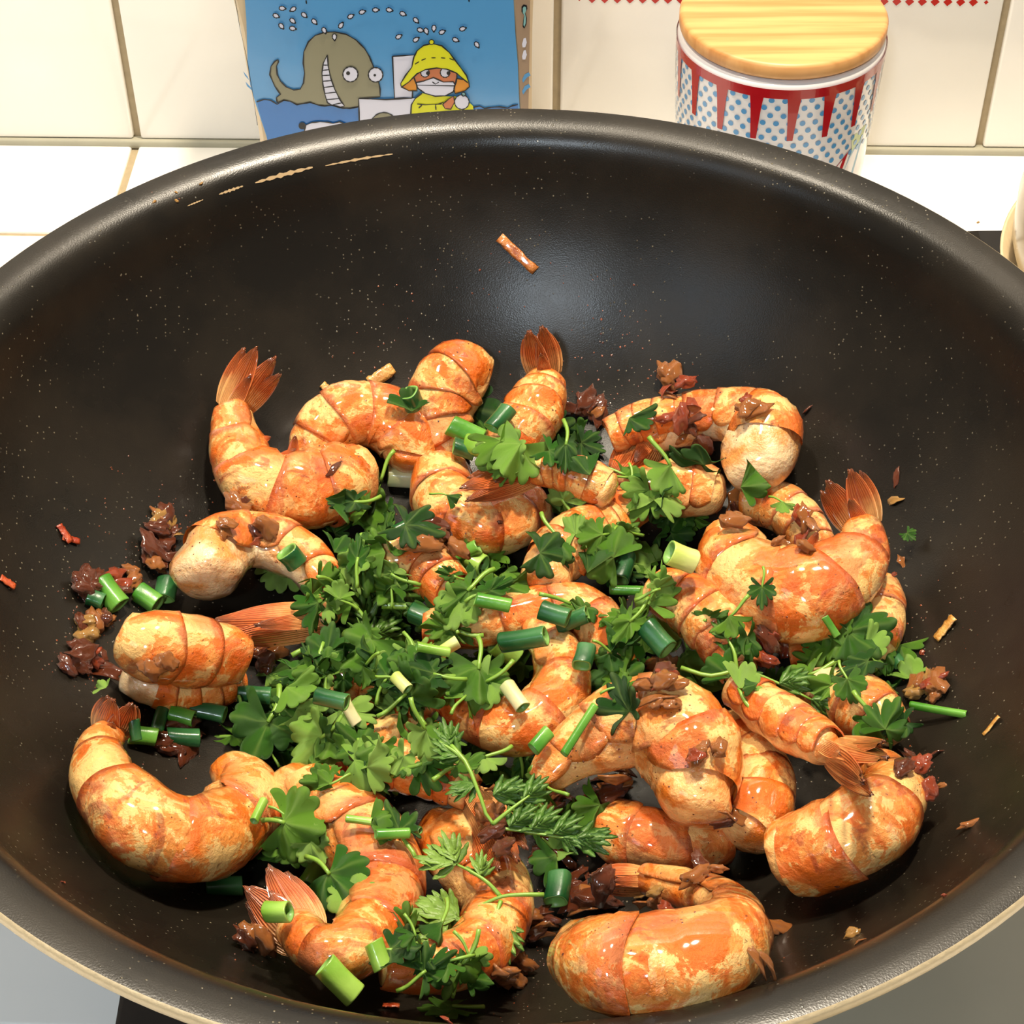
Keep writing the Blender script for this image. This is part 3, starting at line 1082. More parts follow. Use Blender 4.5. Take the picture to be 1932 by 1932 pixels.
PR = [
 # label, spine (px,py,width[,extra height]), tail tip, options
 ('prawn at the upper left, curled like a C, tail standing up', [(690, 880, 100), (640, 903, 138), (565, 922, 146), (487, 902, 130), (450, 835, 98), (438, 768, 62)], (505, 660), dict(legs=4, tl=.012, fan=1.1, tw=1.15, lift=.003)),
 ('prawn behind the upper left one, arched, pale cut end to the right', [(762, 892, 86), (768, 845, 112), (722, 795, 122), (655, 788, 118), (602, 822, 96), (580, 868, 70)], None, dict(tilt=35, legs=0)),
 ('rearmost prawn, left of the upright tail, its shell ending in a point', [(915, 728, 84), (868, 712, 128), (838, 760, 128), (838, 815, 112), (862, 862, 80)], None, dict(tilt=35)),
 ('prawn at the back centre whose closed tail points straight up', [(940, 868, 90), (968, 830, 100), (1002, 782, 112), (1022, 742, 92), (1030, 712, 62)], (1010, 618), dict(tl=.014, tilt=60, fan=.55, tw=1.15, lift=.008)),
 ('browned prawn under the light spring onion slices, two bright bulges', [(838, 872, 96), (838, 935, 116), (885, 985, 118), (952, 985, 112), (1005, 950, 90)], None, dict(lift=.003, tilt=50)),
 ('prawn whose dark burnt tail lies across the browned prawn', [(1160, 930, 70), (1100, 905, 80), (1050, 890, 70), (1005, 890, 56)], (868, 930), dict(lift=.020, tl=.004, tilt=60, fan=.6, tw=1.1)),
 ('big prawn at the upper right with a large pale cut end', [(1385, 905, 84), (1422, 868, 138), (1440, 815, 132), (1370, 790, 104), (1285, 800, 96), (1225, 828, 78)], (1165, 915), dict(lift=.006, tilt=20, s0=.27, tl=.004, fan=.7, pale=True)),
 ('prawn with red shell edge reaching left from the big upper right prawn', [(1330, 790, 62), (1270, 788, 74), (1205, 800, 76), (1150, 825, 66)], None, dict(lift=.010, tilt=75)),
 ('orange prawn mostly hidden under leaves, below the upper right prawn', [(1370, 935, 84), (1300, 925, 104), (1225, 935, 100), (1160, 975, 90)], None, dict(lift=.006, tilt=50)),
 ('prawn lying behind the curled right prawn, only its back showing', [(1400, 950, 84), (1462, 955, 92), (1515, 995, 86), (1545, 1050, 70)], None, dict(tilt=50)),
 ('large curled prawn at the right with its split tail raised', [(1385, 1005, 96), (1400, 1070, 150), (1465, 1115, 172), (1550, 1108, 162), (1610, 1055, 118), (1630, 995, 74)], (1578, 892), dict(lift=.012, tl=.014, tilt=25, fan=1.15, tw=1.1, legs=3)),
 ('prawn at the far right edge under the large curled prawn', [(1652, 1090, 70), (1655, 1145, 96), (1635, 1205, 110), (1580, 1240, 96), (1500, 1245, 84)], None, dict(tilt=30)),
 ('prawn at the left with bits on its shell and a white glossy cut end', [(402, 1118, 128), (400, 1062, 136), (455, 1024, 112), (530, 1038, 104), (590, 1080, 90), (612, 1130, 74), (590, 1172, 62)], (392, 1192), dict(lift=.008, tilt=20, s0=.20, pale=True, tl=.006, fan=.55, tw=1.2)),
 ('glossy orange prawn at the left edge of the pile', [(232, 1200, 80), (270, 1215, 124), (340, 1226, 132), (410, 1235, 116), (462, 1245, 86)], None, dict(lift=.010, tilt=65, s0=.1, nseg=3)),
 ('pale lower prawn beneath the glossy orange one at left', [(232, 1262, 66), (290, 1290, 84), (370, 1300, 84), (450, 1280, 70)], None, dict(tilt=20, s0=.3, pale=True)),
 ('big prawn at the lower left curled in a U, reddish tail on top', [(430, 1442, 104), (455, 1515, 140), (385, 1575, 158), (285, 1560, 158), (210, 1490, 128), (190, 1428, 92), (203, 1392, 70)], (232, 1318), dict(lift=.003, tl=.012, tilt=25, fan=.8, tw=1.15, legs=2)),
 ('orange prawn in the middle of the heap, showing between leaves', [(650, 1085, 84), (720, 1060, 104), (795, 1065, 104), (850, 1115, 84)], None, dict(lift=.010, tilt=75)),
 ('pale brown prawn right of the heap, glazed with sauce', [(1030, 1125, 96), (1045, 1065, 112), (1105, 1015, 112), (1160, 985, 84)], None, dict(lift=.008, tilt=50, s0=.3)),
 ('curled prawn in the centre below the blue-green onion slices', [(840, 1278, 96), (905, 1350, 100), (985, 1365, 112), (1052, 1310, 108), (1048, 1240, 92), (1005, 1185, 64)], None, dict(lift=.008, tilt=30)),
 ('largest prawn right of centre, hooked, heaped with brown shallots', [(1292, 1548, 118), (1312, 1480, 158), (1285, 1405, 190), (1215, 1370, 176), (1130, 1400, 136), (1062, 1440, 96), (1020, 1484, 62)], None, dict(lift=.014, tilt=25, s0=.14)),
 ('shaded prawn behind the hooked one, brown with sauce', [(1390, 1590, 108), (1428, 1520, 138), (1420, 1440, 120), (1370, 1380, 90)], None, dict(lift=.003, tilt=60, s0=.1)),
 ('prawn lying flat under the hooked one, pale shell edge', [(1120, 1530, 84), (1185, 1572, 124), (1285, 1590, 120), (1370, 1580, 90)], None, dict(tilt=20, flip=False, nseg=3)),
 ('prawn stretched to the right with a purple-tipped tail', [(1380, 1290, 60), (1425, 1325, 84), (1480, 1365, 96), (1535, 1398, 88), (1562, 1412, 78)], (1675, 1474), dict(lift=.018, tl=.008, tilt=60, fan=.5, tw=1.0, flip=True)),
 ('fat curved prawn at the lower right, bent like a horseshoe', [(1465, 1620, 140), (1540, 1600, 158), (1625, 1562, 160), (1680, 1508, 124), (1665, 1462, 84), (1620, 1445, 64)], None, dict(lift=.003, tilt=15)),
 ('peeled prawn tail end at the right, under leaves', [(1500, 1300, 76), (1575, 1312, 112), (1640, 1345, 120), (1690, 1385, 76)], None, dict(lift=.004, tilt=60, s0=.45, nseg=3, pale=True)),
 ('fat prawn nearest the viewer at the bottom right, striped red', [(1085, 1800, 130), (1165, 1820, 176), (1270, 1822, 196), (1370, 1775, 150), (1360, 1712, 96), (1280, 1680, 80), (1215, 1662, 64)], (1108, 1658), dict(lift=.008, tl=.004, tilt=12, tw=.9, fan=.5)),
 ('prawn at the bottom left with a dark open tail', [(530, 1470, 100), (600, 1530, 150), (690, 1610, 168), (715, 1710, 150), (660, 1790, 118), (600, 1790, 92), (565, 1755, 84)], (482, 1650), dict(lift=.006, tl=.006, tilt=35, fan=1.2, tw=1.25)),
 ('orange prawn at the bottom centre under the feathery sprig', [(800, 1560, 104), (880, 1620, 142), (935, 1700, 132), (900, 1790, 118), (810, 1825, 96), (720, 1828, 76)], None, dict(lift=.006, tilt=40)),
 ('prawn below the heap whose dark red tail points down', [(700, 1440, 84), (770, 1450, 96), (840, 1470, 88), (890, 1500, 66)], (968, 1640), dict(lift=.018, tl=.004, tilt=60, fan=.8, tw=1.15)),
 ('prawn at centre right, its back half covered by leaves', [(1225, 1110, 84), (1300, 1140, 110), (1362, 1200, 112), (1400, 1270, 84)], None, dict(lift=.012, tilt=75)),
 ('prawn buried under the leaf heap left of centre', [(560, 1350, 84), (640, 1285, 110), (740, 1290, 112), (810, 1350, 90)], None, dict(lift=.008, tilt=75)),
 ('prawn buried in the middle, glimpsed under sliced onions', [(1180, 1270, 80), (1150, 1210, 96), (1080, 1150, 96), (900, 1180, 90), (800, 1190, 76)], None, dict(lift=.006, tilt=75)),
 ('prawn under the dark leaves at the lower centre of the heap', [(560, 1450, 80), (650, 1430, 104), (760, 1400, 104), (850, 1420, 84)], None, dict(lift=.004, tilt=75)),
]
for i, (lb, pts, tail, kw) in enumerate(PR):
    prawn(lb, pts, tail, seed=i + 1, **kw)
#PART4
# ------------------------------------------------------------------ garnish: everything below is dropped onto the pile
tree = BVHTree.FromPolygons(BV, BF)
CROW = {}


def hit(px, py):
    d = ray(px, py).normalized()
    loc, n, idx, dist = tree.ray_cast(CAM, d, 2.0)
    if loc is None: return at_z(px, py, .05), Vector((0, 0, 1)), 0.43
    if n.dot(d) > 0: n = -n
    return loc, n, (loc - CAM).dot(fwd)


def basis(x, z):
    z = z.normalized()
    x = (x - z * x.dot(z)).normalized()
    y = z.cross(x)
    return Matrix(((x.x, y.x, z.x), (x.y, y.y, z.y), (x.z, y.z, z.z)))


def imgdir(ang):
    a = R(ang)
    return rt * math.cos(a) - up * math.sin(a)


def trs(rot, loc, sc=1.0):
    m = rot.to_4x4()
    if sc != 1.0: m = m @ Matrix.Diagonal((sc, sc, sc, 1))
    m.translation = loc
    return m


def leaf_geo(kind, seed):
    """unit leaf: petiole at the origin, tip at +x; kind broad / chopped / feathery"""
    rnd = random.Random(seed)
    A0, A1 = -2.2, 2.2
    if kind == 'chopped':
        A0, A1 = rnd.choice([(-2.2, .1), (-.2, 2.2), (-1.1, .6)])
    stretch = {'broad': .86, 'chopped': .8, 'feathery': .8, 'shred': .42}[kind] * rnd.uniform(.85, 1.1)
    cut = rnd.uniform(.5, .95) if kind in ('chopped', 'shred') else 9
    ca = rnd.uniform(-.9, .9)
    n = 96
    rings = [0.0, .3, .62, .85, 1.0]
    b1, b2 = rnd.uniform(-.35, .35), rnd.uniform(-.35, .35)
    tw_ = rnd.uniform(-.3, .3)
    deep = {'broad': .34, 'chopped': .36, 'feathery': .62, 'shred': .3}[kind]
    teeth = {'broad': .15, 'chopped': .17, 'feathery': .30, 'shred': .25}[kind]
    fold = rnd.uniform(.05, .16)
    lw = 1.15 * rnd.uniform(.95, 1.08)
    cup = rnd.uniform(-1.1, 1.1)
    ph = rnd.uniform(0, 6)
    v_, va = [], []

    def Z(x, y):
        return b1 * x * x * .6 + b2 * y * y * .8 + tw_ * x * y + .07 * math.sin(7 * y + ph) + .05 * math.sin(9 * x + ph * 2) + cup * abs(y) * .5
    for side in (0, 1):
        for i in range(n + 1):
            th = A0 + (A1 - A0) * i / n
            lobe = abs(math.cos(th * PI / lw)) ** .42
            rad = (1 - deep + deep * lobe) * (1 - .14 * abs(th) / 2.2)
            c = math.cos(th * 3 * PI / lw)
            rad *= 1 - teeth + teeth * (abs(c) ** .55)
            if kind == 'chopped': rad *= 1 - .25 * (0.5 + 0.5 * math.sin(th * 2.1 + ph)) ** 3
            vn = abs(math.cos(th * PI / lw)) ** 60
            for t in rings:
                x, y = t * rad * math.cos(th) * 1.0, t * rad * math.sin(th) * stretch
                dd = x * math.cos(ca) + y * math.sin(ca) - cut
                if dd > 0: x -= dd * math.cos(ca); y -= dd * math.sin(ca)
                v_.append((x, y, Z(x, y) + fold * math.cos(th * 2 * PI / lw) * t * rad - side * .022)); va.append(max(vn, 0) * (1 - .4 * t) if t > 0 else 1)
    m = len(rings)
    tot = (n + 1) * m
    f_ = []
    for i in range(n):
        for j in range(m - 1):
            a = i * m + j
            q = (a, a + 1, a + m + 1, a + m)
            f_.append(q); f_.append(tuple(tot + x for x in reversed(q)))
        a = i * m + m - 1
        f_.append((a, tot + a, tot + a + m, a + m))
    return v_, f_, va


LV = {}
for mi, mt in enumerate((M_leafA, M_leafD, M_leafL)):
    for kind, cnt in (('broad', 5), ('chopped', 5), ('feathery', 5), ('shred', 5)):
        for q in range(cnt):
            v_, f_, va = leaf_geo(kind, q * 13 + mi)
            LV[(mi, kind, q)] = mesh('coriander_leaf', v_, f_, mt, True, {'v': va})
STM = []
for q in range(4):
    pts = [Vector((.05 - .9 * t, .12 * math.sin(t * 3 + q) * t, .02 - .12 * t * t)) for t in [i / 6 for i in range(7)]]
    v_, f_ = tube(pts, [.045 + .02 * (i / 6) for i in range(7)], 6)
    STM.append(mesh('stem', v_, f_, M_stem))

rl = random.Random(5)
PILE = {}


def heap(px, py):
    k_ = (int(px // 38), int(py // 38))
    c = PILE.get(k_, 0)
    PILE[k_] = c + 1
    return c


def leaf(px, py, size, mi, kind, label, group, ang=None, tilt=34, q=None, stem=None, lift=None, rnd=rl):
    p, n, dz = hit(px, py)
    n = (n * .45 + Vector((0, 0, 1)) * .45 + (CAM - p).normalized() * .35).normalized()
    ax = Vector((rnd.gauss(0, 1), rnd.gauss(0, 1), rnd.gauss(0, .4))).normalized()
    n = Matrix.Rotation(R(rnd.gauss(0, tilt)), 3, ax) @ n
    if ang is None: ang = rnd.uniform(0, 360)
    sc = size * dz / F_PX
    rot = basis(imgdir(ang), n)
    if lift is None: lift = .0006 + min(5, heap(px, py)) * .0015 + rnd.uniform(0, .0008)
    loc = p + Vector((0, 0, 1)) * lift + (CAM - p).normalized() * (sc * .12) - (rot @ Vector((.45, 0, 0))) * sc
    if q is None: q = rnd.randrange(5)
    o = link('coriander_leaf', LV[(mi, kind, q)])
    o.matrix_world = trs(rot, loc, sc)
    tag(o, label, 'leaf', group)
    if stem is None: stem = rnd.random() < .45
    if stem:
        st = link('stem', STM[rnd.randrange(4)], o)
    return o


MARK = [(205, 1128, 'leftmost bright onion tube'), (300, 1130, 'touching left onion pair'), (555, 1062, 'round left onion slice'), (490, 1185, 'big left-pointing tail'),
        (340, 1385, 'left onion cluster'), (232, 1360, 'reddish lower-left tail'), (545, 1690, 'dark open tail'), (645, 1842, 'bottom light onion tube'), (592, 1677, 'glossy rounded leaf'),
        (880, 1720, 'feathery bottom sprig'), (812, 1232, 'mid-heap onion tube'), (1012, 1238, 'long blue-green onion tube'), (1172, 1108, 'upright onion tube'), (1290, 1094, 'yellow-green onion slice'),
        (1205, 1163, 'long straight green stem'), (1250, 1236, 'hanging light onion strip'), (1096, 1388, 'thin hooked-prawn stem'), (482, 1335, 'large pale left leaf'), (650, 1386, 'low blue-green onion tube'),
        (762, 1356, 'small yellow onion tube'), (1000, 1560, 'dark feathery sprig'), (898, 840, 'light back onion pair'), (770, 766, 'arched back prawn'), (757, 912, 'whitish onion slice'),
        (1775, 1352, 'right wall stem'), (1600, 940, 'raised split tail'), (1435, 1150, 'lone toothed leaf'), (1435, 840, 'big pale cut end'), (1020, 660, 'upright tail'), (900, 925, 'burnt crossing tail'),
        (920, 1640, 'down-pointing red tail'), (1620, 1440, 'purple-tipped tail'), (1220, 1820, 'bottom right prawn'), (1240, 1300, 'hooked prawn top'), (1600, 1600, 'horseshoe prawn'), (950, 1270, 'yellow-green onion disc'),
        (1640, 1200, 'broad far-right leaf'), (880, 1095, 'leafy light onion piece'), (400, 1030, 'left prawn back'), (340, 1225, 'glossy orange prawn')]


USED = set()


def unique(head, px, py):
    """head plus the nearest landmark that makes the label a new one"""
    for k_ in range(10):
        lb = head + ' ' + where(px, py, k_)
        if lb not in USED: break
    else:
        lb = head + ' ' + where(px, py, 0)
    USED.add(lb)
    return lb


def where(px, py, k_=0):
    d2, mx, my, nm = sorted(((px - a) ** 2 + (py - b) ** 2, a, b, c) for a, b, c in MARK)[k_]
    if d2 < 22 ** 2: return 'right at the ' + nm
    an = math.degrees(math.atan2(py - my, px - mx)) % 360
    w_ = ['right of', 'front right of', 'in front of', 'front left of', 'left of', 'behind left of', 'behind', 'behind right of'][int(((an + 22.5) % 360) // 45)]
    return ('just ' if d2 < 48 ** 2 else '') + w_ + ' the ' + nm


ZN = {
 'h1': 'in the heap behind the centre, left side', 'h2': 'in the thick heap left of centre', 'h3': 'in the dark lower part of the leaf heap',
 'h4': 'over the prawns just right of centre', 'h5': 'on the prawns behind and right of centre', 'h6': 'on the right-hand prawns under the raised tail',
 'h7': 'at the bottom centre below the feathery sprig', 'h8': 'on the prawns at the back centre', 'h9': 'along the lower right edge of the heap', 'h10': 'on the bottom left prawn'}
BL = [(680, 985, 60, 9, 'h1', 1), (700, 1045, 50, 5, 'h1', 0), (650, 1130, 75, 13, 'h2', 0), (745, 1130, 75, 10, 'h2', 0), (880, 1100, 70, 10, 'h2', 0), (950, 1120, 55, 7, 'h2', 0),
      (815, 1175, 50, 5, 'h2', 2), (640, 1235, 85, 14, 'h2', 1), (740, 1250, 75, 11, 'h2', 0), (560, 1300, 60, 6, 'h3', 2), (500, 1375, 50, 7, 'h3', 1), (570, 1385, 70, 9, 'h3', 1),
      (640, 1340, 80, 10, 'h3', 0), (730, 1330, 75, 10, 'h3', 0), (820, 1320, 60, 8, 'h3', 0), (920, 1285, 70, 8, 'h3', 0), (650, 1460, 80, 9, 'h3', 0), (750, 1430, 75, 8, 'h3', 0), (850, 1420, 55, 6, 'h3', 0),
      (940, 1480, 60, 6, 'h9', 0), (1000, 1520, 60, 6, 'h9', 0), (1070, 1570, 50, 4, 'h9', 0), (1095, 860, 55, 6, 'h8', 1), (970, 870, 36, 3, 'h8', 2), (905, 800, 30, 1, 'h8', 1),
      (1060, 950, 45, 7, 'h5', 0), (1085, 1050, 38, 4, 'h5', 1), (1185, 1040, 65, 9, 'h5', 0), (1250, 930, 60, 7, 'h5', 0), (1240, 1090, 50, 4, 'h5', 2), (1320, 1000, 40, 3, 'h5', 0), (1270, 860, 30, 2, 'h5', 0),
      (1120, 1180, 55, 4, 'h4', 1), (1200, 1205, 65, 8, 'h4', 0), (1170, 1265, 60, 5, 'h4', 1), (1340, 1265, 50, 6, 'h4', 2), (1330, 1190, 30, 2, 'h4', 0), (1420, 1265, 50, 4, 'h6', 0), (1510, 1290, 55, 5, 'h6', 0),
      (1600, 1220, 60, 7, 'h6', 0), (1650, 1290, 50, 5, 'h6', 0), (1685, 1385, 25, 2, 'h6', 1), (560, 1595, 50, 3, 'h10', 0), (640, 1690, 30, 2, 'h10', 0), (790, 1790, 60, 7, 'h7', 1), (830, 1870, 50, 4, 'h7', 1), (900, 1840, 40, 3, 'h7', 0), (730, 1550, 40, 2, 'h10', 0)]
CN = ['mid green', 'dark green', 'pale green']
for cx, cy, rr, cnt, z_, tone in BL:
    for k_ in range(int(cnt * 1.12)):
        a, b = rl.uniform(0, 2 * PI), rr * math.sqrt(rl.random())
        mi = rl.choice([0, 0, 0, 1, 2] if tone == 0 else [1, 1, 0, 0] if tone == 1 else [2, 2, 0])
        kind = rl.choice(['broad', 'chopped', 'chopped', 'feathery', 'feathery', 'shred', 'shred'])
        lx, ly, ls = cx + b * math.cos(a), cy + b * math.sin(a) * .85, rl.uniform(46, 82)
        lb = unique('%s%s %s leaf' % ('small ' if ls < 56 else 'large ' if ls > 72 else '', CN[mi], {'broad': 'broad', 'chopped': 'chopped', 'feathery': 'toothed', 'shred': 'narrow'}[kind]), lx, ly)
        leaf(lx, ly, ls, mi, kind, lb, 'coriander leaves ' + ZN[z_])
# leaves one can point to
for a in [(900, 795, 100, 1, 'broad', 'broad grey-green coriander leaf at the back beside light onion slices', 20, 0),
          (905, 820, 60, 1, 'broad', 'small dark coriander leaf half under the broad grey-green one', 60, 1),
          (965, 890, 90, 2, 'broad', 'pale green folded coriander leaf pointing down onto the burnt tail', 120, 2),
          (755, 785, 60, 1, 'chopped', 'dark green leaf triangle on the arched prawn at the back', 200, 1),
          (1408, 905, 84, 0, 'chopped', 'green three-pointed coriander leaf standing on the big pale cut end', -70, 3),
          (1435, 1150, 46, 1, 'feathery', 'small dark toothed leaf alone on the large curled right prawn', 90, 1),
          (530, 1100, 74, 2, 'broad', 'pale coriander leaf by the round onion slice on the left prawn', 120, 0),
          (1210, 798, 60, 1, 'chopped', 'narrow dark leaf on the red shell edge at the back right', -25, 0),
          (580, 1300, 88, 2, 'chopped', 'large pale coriander leaf at the left of the heap', -30, 1),
          (495, 1415, 92, 1, 'broad', 'large dark scalloped leaf at the left edge of the heap', 110, 4),
          (575, 1580, 92, 0, 'broad', 'large mid green leaf on the bottom left prawn, with stem', 10, 0),
          (520, 1625, 80, 2, 'chopped', 'light folded leaf just above the dark open tail', 170, 3),
          (645, 1690, 88, 0, 'broad', 'glossy rounded leaf beside light onion pieces at bottom left', 40, 2),
          (190, 1325, 34, 2, 'chopped', 'tiny pale leaf behind the reddish tail at lower left', 160, 2),
          (1640, 1200, 96, 1, 'broad', 'broad dark leaf over the far right prawn', -15, 3),
          (1345, 1290, 96, 2, 'chopped', 'broad pale torn leaf above the hooked prawn', 90, 0),
          (1680, 1370, 70, 0, 'feathery', 'forked green leaf on the peeled right prawn', -60, 2),
          (1715, 1035, 26, 1, 'feathery', 'tiny dark leaf scrap on the bare right wok wall', 50, 0),
          (1050, 1660, 84, 1, 'chopped', 'dark flat leaf hanging behind the bottom right prawn', 90, 1),
          (1490, 975, 40, 2, 'chopped', 'light green stem scrap on the prawn behind the curled one', 30, 1),
          (800, 1015, 80, 1, 'feathery', 'narrow leaf with long thin stem below the browned prawn', 20, 3),
          (860, 960, 40, 1, 'chopped', 'tiny dark leaf scrap on the browned prawn shell', 20, 2)]:
    leaf(a[0], a[1], a[2], a[3], a[4], a[5], None, ang=a[6], tilt=10, q=a[7], lift=.004)


# feathery sprigs with slender stalks
def sprig(label, stalks, leaflets, lift, mat=M_leafL):
    root = None
    plane_p, _, dz = hit(*stalks[0][len(stalks[0]) // 2])
    n = (Vector((0, 0, 1)) * .5 + (CAM - plane_p).normalized() * .5).normalized()
    p0 = plane_p + Vector((0, 0, lift))
    u_ = dz / F_PX

    def P(x, y, h=0): return at_plane(x, y, p0 + n * h, n)
    base = P(*stalks[0][0])
    root = empty('coriander_sprig', base)
    tag(root, label, 'sprig')
    for st in stalks:
        c = catmull([tuple(P(x, y, .0008 * math.sin(i * 1.3))) for i, (x, y) in enumerate(st)], 14)
        v_, f_ = tube([Vector(q) - base for q in c], [u_ * (4.6 - 2.2 * i / 13) for i in range(14)], 7)
        link('stalk', mesh('stalk', v_, f_, M_stem), root)
    for li, (x, y, ang, ln) in enumerate(leaflets):
        rnd = random.Random(li * 3 + 1)
        v_, f_, va = [], [], []
        b0 = P(x, y)
        for fi, (da, ff, off_) in enumerate([(0, 1, 0), (-26, .8, .12), (26, .8, .12), (-50, .6, .05), (50, .62, .05), (-16, .62, .42), (17, .6, .45), (-34, .45, .4), (33, .45, .42)]):
            d = imgdir(ang + da + rnd.uniform(-4, 4))
            d = (d - n * d.dot(n)).normalized()
            m_ = imgdir(ang); m_ = (m_ - n * m_.dot(n)).normalized()
            sdv = n.cross(d)
            L = ln * ff * u_ * 1.05
            o_ = b0 + m_ * ln * u_ * off_ * .6
            bI = len(v_)
            for side in (0, 1):
                for i in range(8):
                    t = i / 7
                    ww = ln * u_ * .068 * (.35 + 1.0 * math.sin(PI * t ** .8) + (.55 * abs(math.sin(t * 9)) if t > .5 else 0)) * (1 - .55 * t ** 4)
                    for q in (-1, 0, 1):
                        v_.append(o_ + d * L * t + sdv * ww * q + n * (.10 * ln * u_ * math.sin(t * 3 + fi) + (.02 * ln * u_ if q else 0) - side * .00018) - base)
                        va.append(1.0 if q == 0 else 0)
            for i in range(7):
                for q in (0, 1):
                    a = bI + i * 3 + q
                    f_.append((a, a + 1, a + 4, a + 3)); f_.append((a + 24, a + 27, a + 28, a + 25))
                for q in (0, 2):
                    a = bI + i * 3 + q
                    f_.append((a, a + 3, a + 27, a + 24))
            f_.append((bI + 21, bI + 22, bI + 46, bI + 45)); f_.append((bI + 22, bI + 23, bI + 47, bI + 46))
        link('leaflet', mesh('leaflet', v_, f_, mat, True, {'v': va}), root)
    return root


M_spr = leaf_mat('sprig_green', (112, 150, 58), (124, 160, 66))
M_spd = leaf_mat('sprig_mid_green', (62, 108, 34), (74, 120, 40))
sprig('feathery light green coriander sprig spread over the bottom centre prawns',
      [[(1026, 1688), (985, 1688), (945, 1692), (900, 1712), (866, 1735)], [(945, 1692), (920, 1665), (890, 1645), (860, 1630)], [(945, 1700), (938, 1722), (938, 1750)], [(880, 1722), (868, 1760), (860, 1790)], [(905, 1710), (900, 1745), (915, 1770)]],
      [(860, 1632, 195, 78), (862, 1630, 250, 70), (905, 1655, 275, 52), (868, 1735, 190, 100), (850, 1740, 140, 84), (866, 1728, 205, 80), (938, 1735, 75, 84), (940, 1748, 60, 62), (862, 1770, 115, 78), (905, 1750, 80, 78), (880, 1760, 100, 84)],
      .0035, M_spr)
sprig('dark feathery coriander sprig trailing off the lower right of the heap',
      [[(845, 1400), (880, 1440), (905, 1500), (930, 1555), (1000, 1570), (1090, 1585)], [(880, 1440), (860, 1420), (830, 1400)], [(930, 1555), (960, 1530), (1000, 1500)]],
      [(1085, 1583, 0, 76), (1040, 1575, -30, 68), (1000, 1565, -35, 70), (960, 1560, -40, 66), (1060, 1580, 25, 48), (985, 1510, -45, 66), (930, 1500, -20, 70), (870, 1430, -150, 64), (900, 1480, 160, 60), (850, 1410, -100, 60)],
      .006, M_spd)
sprig('small forked green sprig over the right prawns',
      [[(1285, 1260), (1340, 1275), (1400, 1265), (1470, 1290), (1530, 1320)], [(1390, 1265), (1385, 1230), (1370, 1200)]],
      [(1530, 1320, 20, 60), (1470, 1290, -10, 66), (1400, 1265, 60, 60), (1370, 1205, -100, 50)], .006, M_spd)
sprig('green fern-like sprig over the leaves at the middle of the heap',
      [[(705, 1235), (700, 1200), (690, 1170)], [(705, 1235), (720, 1280), (745, 1310)]],
      [(690, 1175, -110, 72), (700, 1200, -30, 64), (700, 1215, -160, 70), (745, 1310, 60, 60)], .010, M_spd)


# ------------------------------------------------------------------ spring onion
def onion(px, py, ang, L, D, mk, label, lift=.0, split=False, pitch=0, wall_=.20):
    p, n, dz = hit(px, py)
    n = (n * .6 + Vector((0, 0, 1)) * .5 + (CAM - p).normalized() * .2).normalized()
    u_ = dz / F_PX
    Lw, r_ = L * u_, D * u_ * .5
    x = imgdir(ang)
    rot = basis(x, n)
    if pitch: rot = rot @ Matrix.Rotation(R(pitch), 3, 'Y')
    K = 20
    sd_ = px * .13 + py * .07
    v_, f_, ua, mi = [], [], [], []
    prof_ = [(-.5, 1.0, 0), (-.46, 1.03, 0), (-.15, 1.0, 0), (.15, .99, 0), (.46, 1.02, 0), (.5, 1.0, 0), (.5, 1 - wall_, 1), (.2, 1 - wall_, 1), (-.2, 1 - wall_, 1), (-.5, 1 - wall_, 1)]
    a0, a1 = (0, 2 * PI) if not split else (R(-120), R(140))
    for k_ in range(K + (1 if split else 0)):
        f = a0 + (a1 - a0) * k_ / K
        for (t, q, _) in prof_:
            ov = 1 + .10 * math.cos(2 * f + sd_)
            bend = .06 * math.sin(t * 3 + sd_) * r_
            v_.append((t * Lw + .12 * r_ * math.sin(f + sd_) * (1 if abs(t) > .4 else 0), r_ * q * math.cos(f) * ov + bend, r_ * q * math.sin(f) / ov * .95))
            ua.append(t + .5)
    m = len(prof_)
    kk = K if not split else K
    for k_ in range(kk):
        b = (k_ + 1) % K if not split else k_ + 1
        for j in range(m):
            j2 = (j + 1) % m
            f_.append((k_ * m + j, k_ * m + j2, b * m + j2, b * m + j)); mi.append(0 if j < 5 else 1)
    me_ = mesh('spring_onion_slice', v_, f_, [M_on[mk], M_onin], True, {'u': ua}, mi)
    fixnormals(me_)
    o = link('spring_onion_slice', me_)
    o.matrix_world = trs(rot, p + n * (r_ * .8 + lift))
    tag(o, label, 'spring onion')
    return o


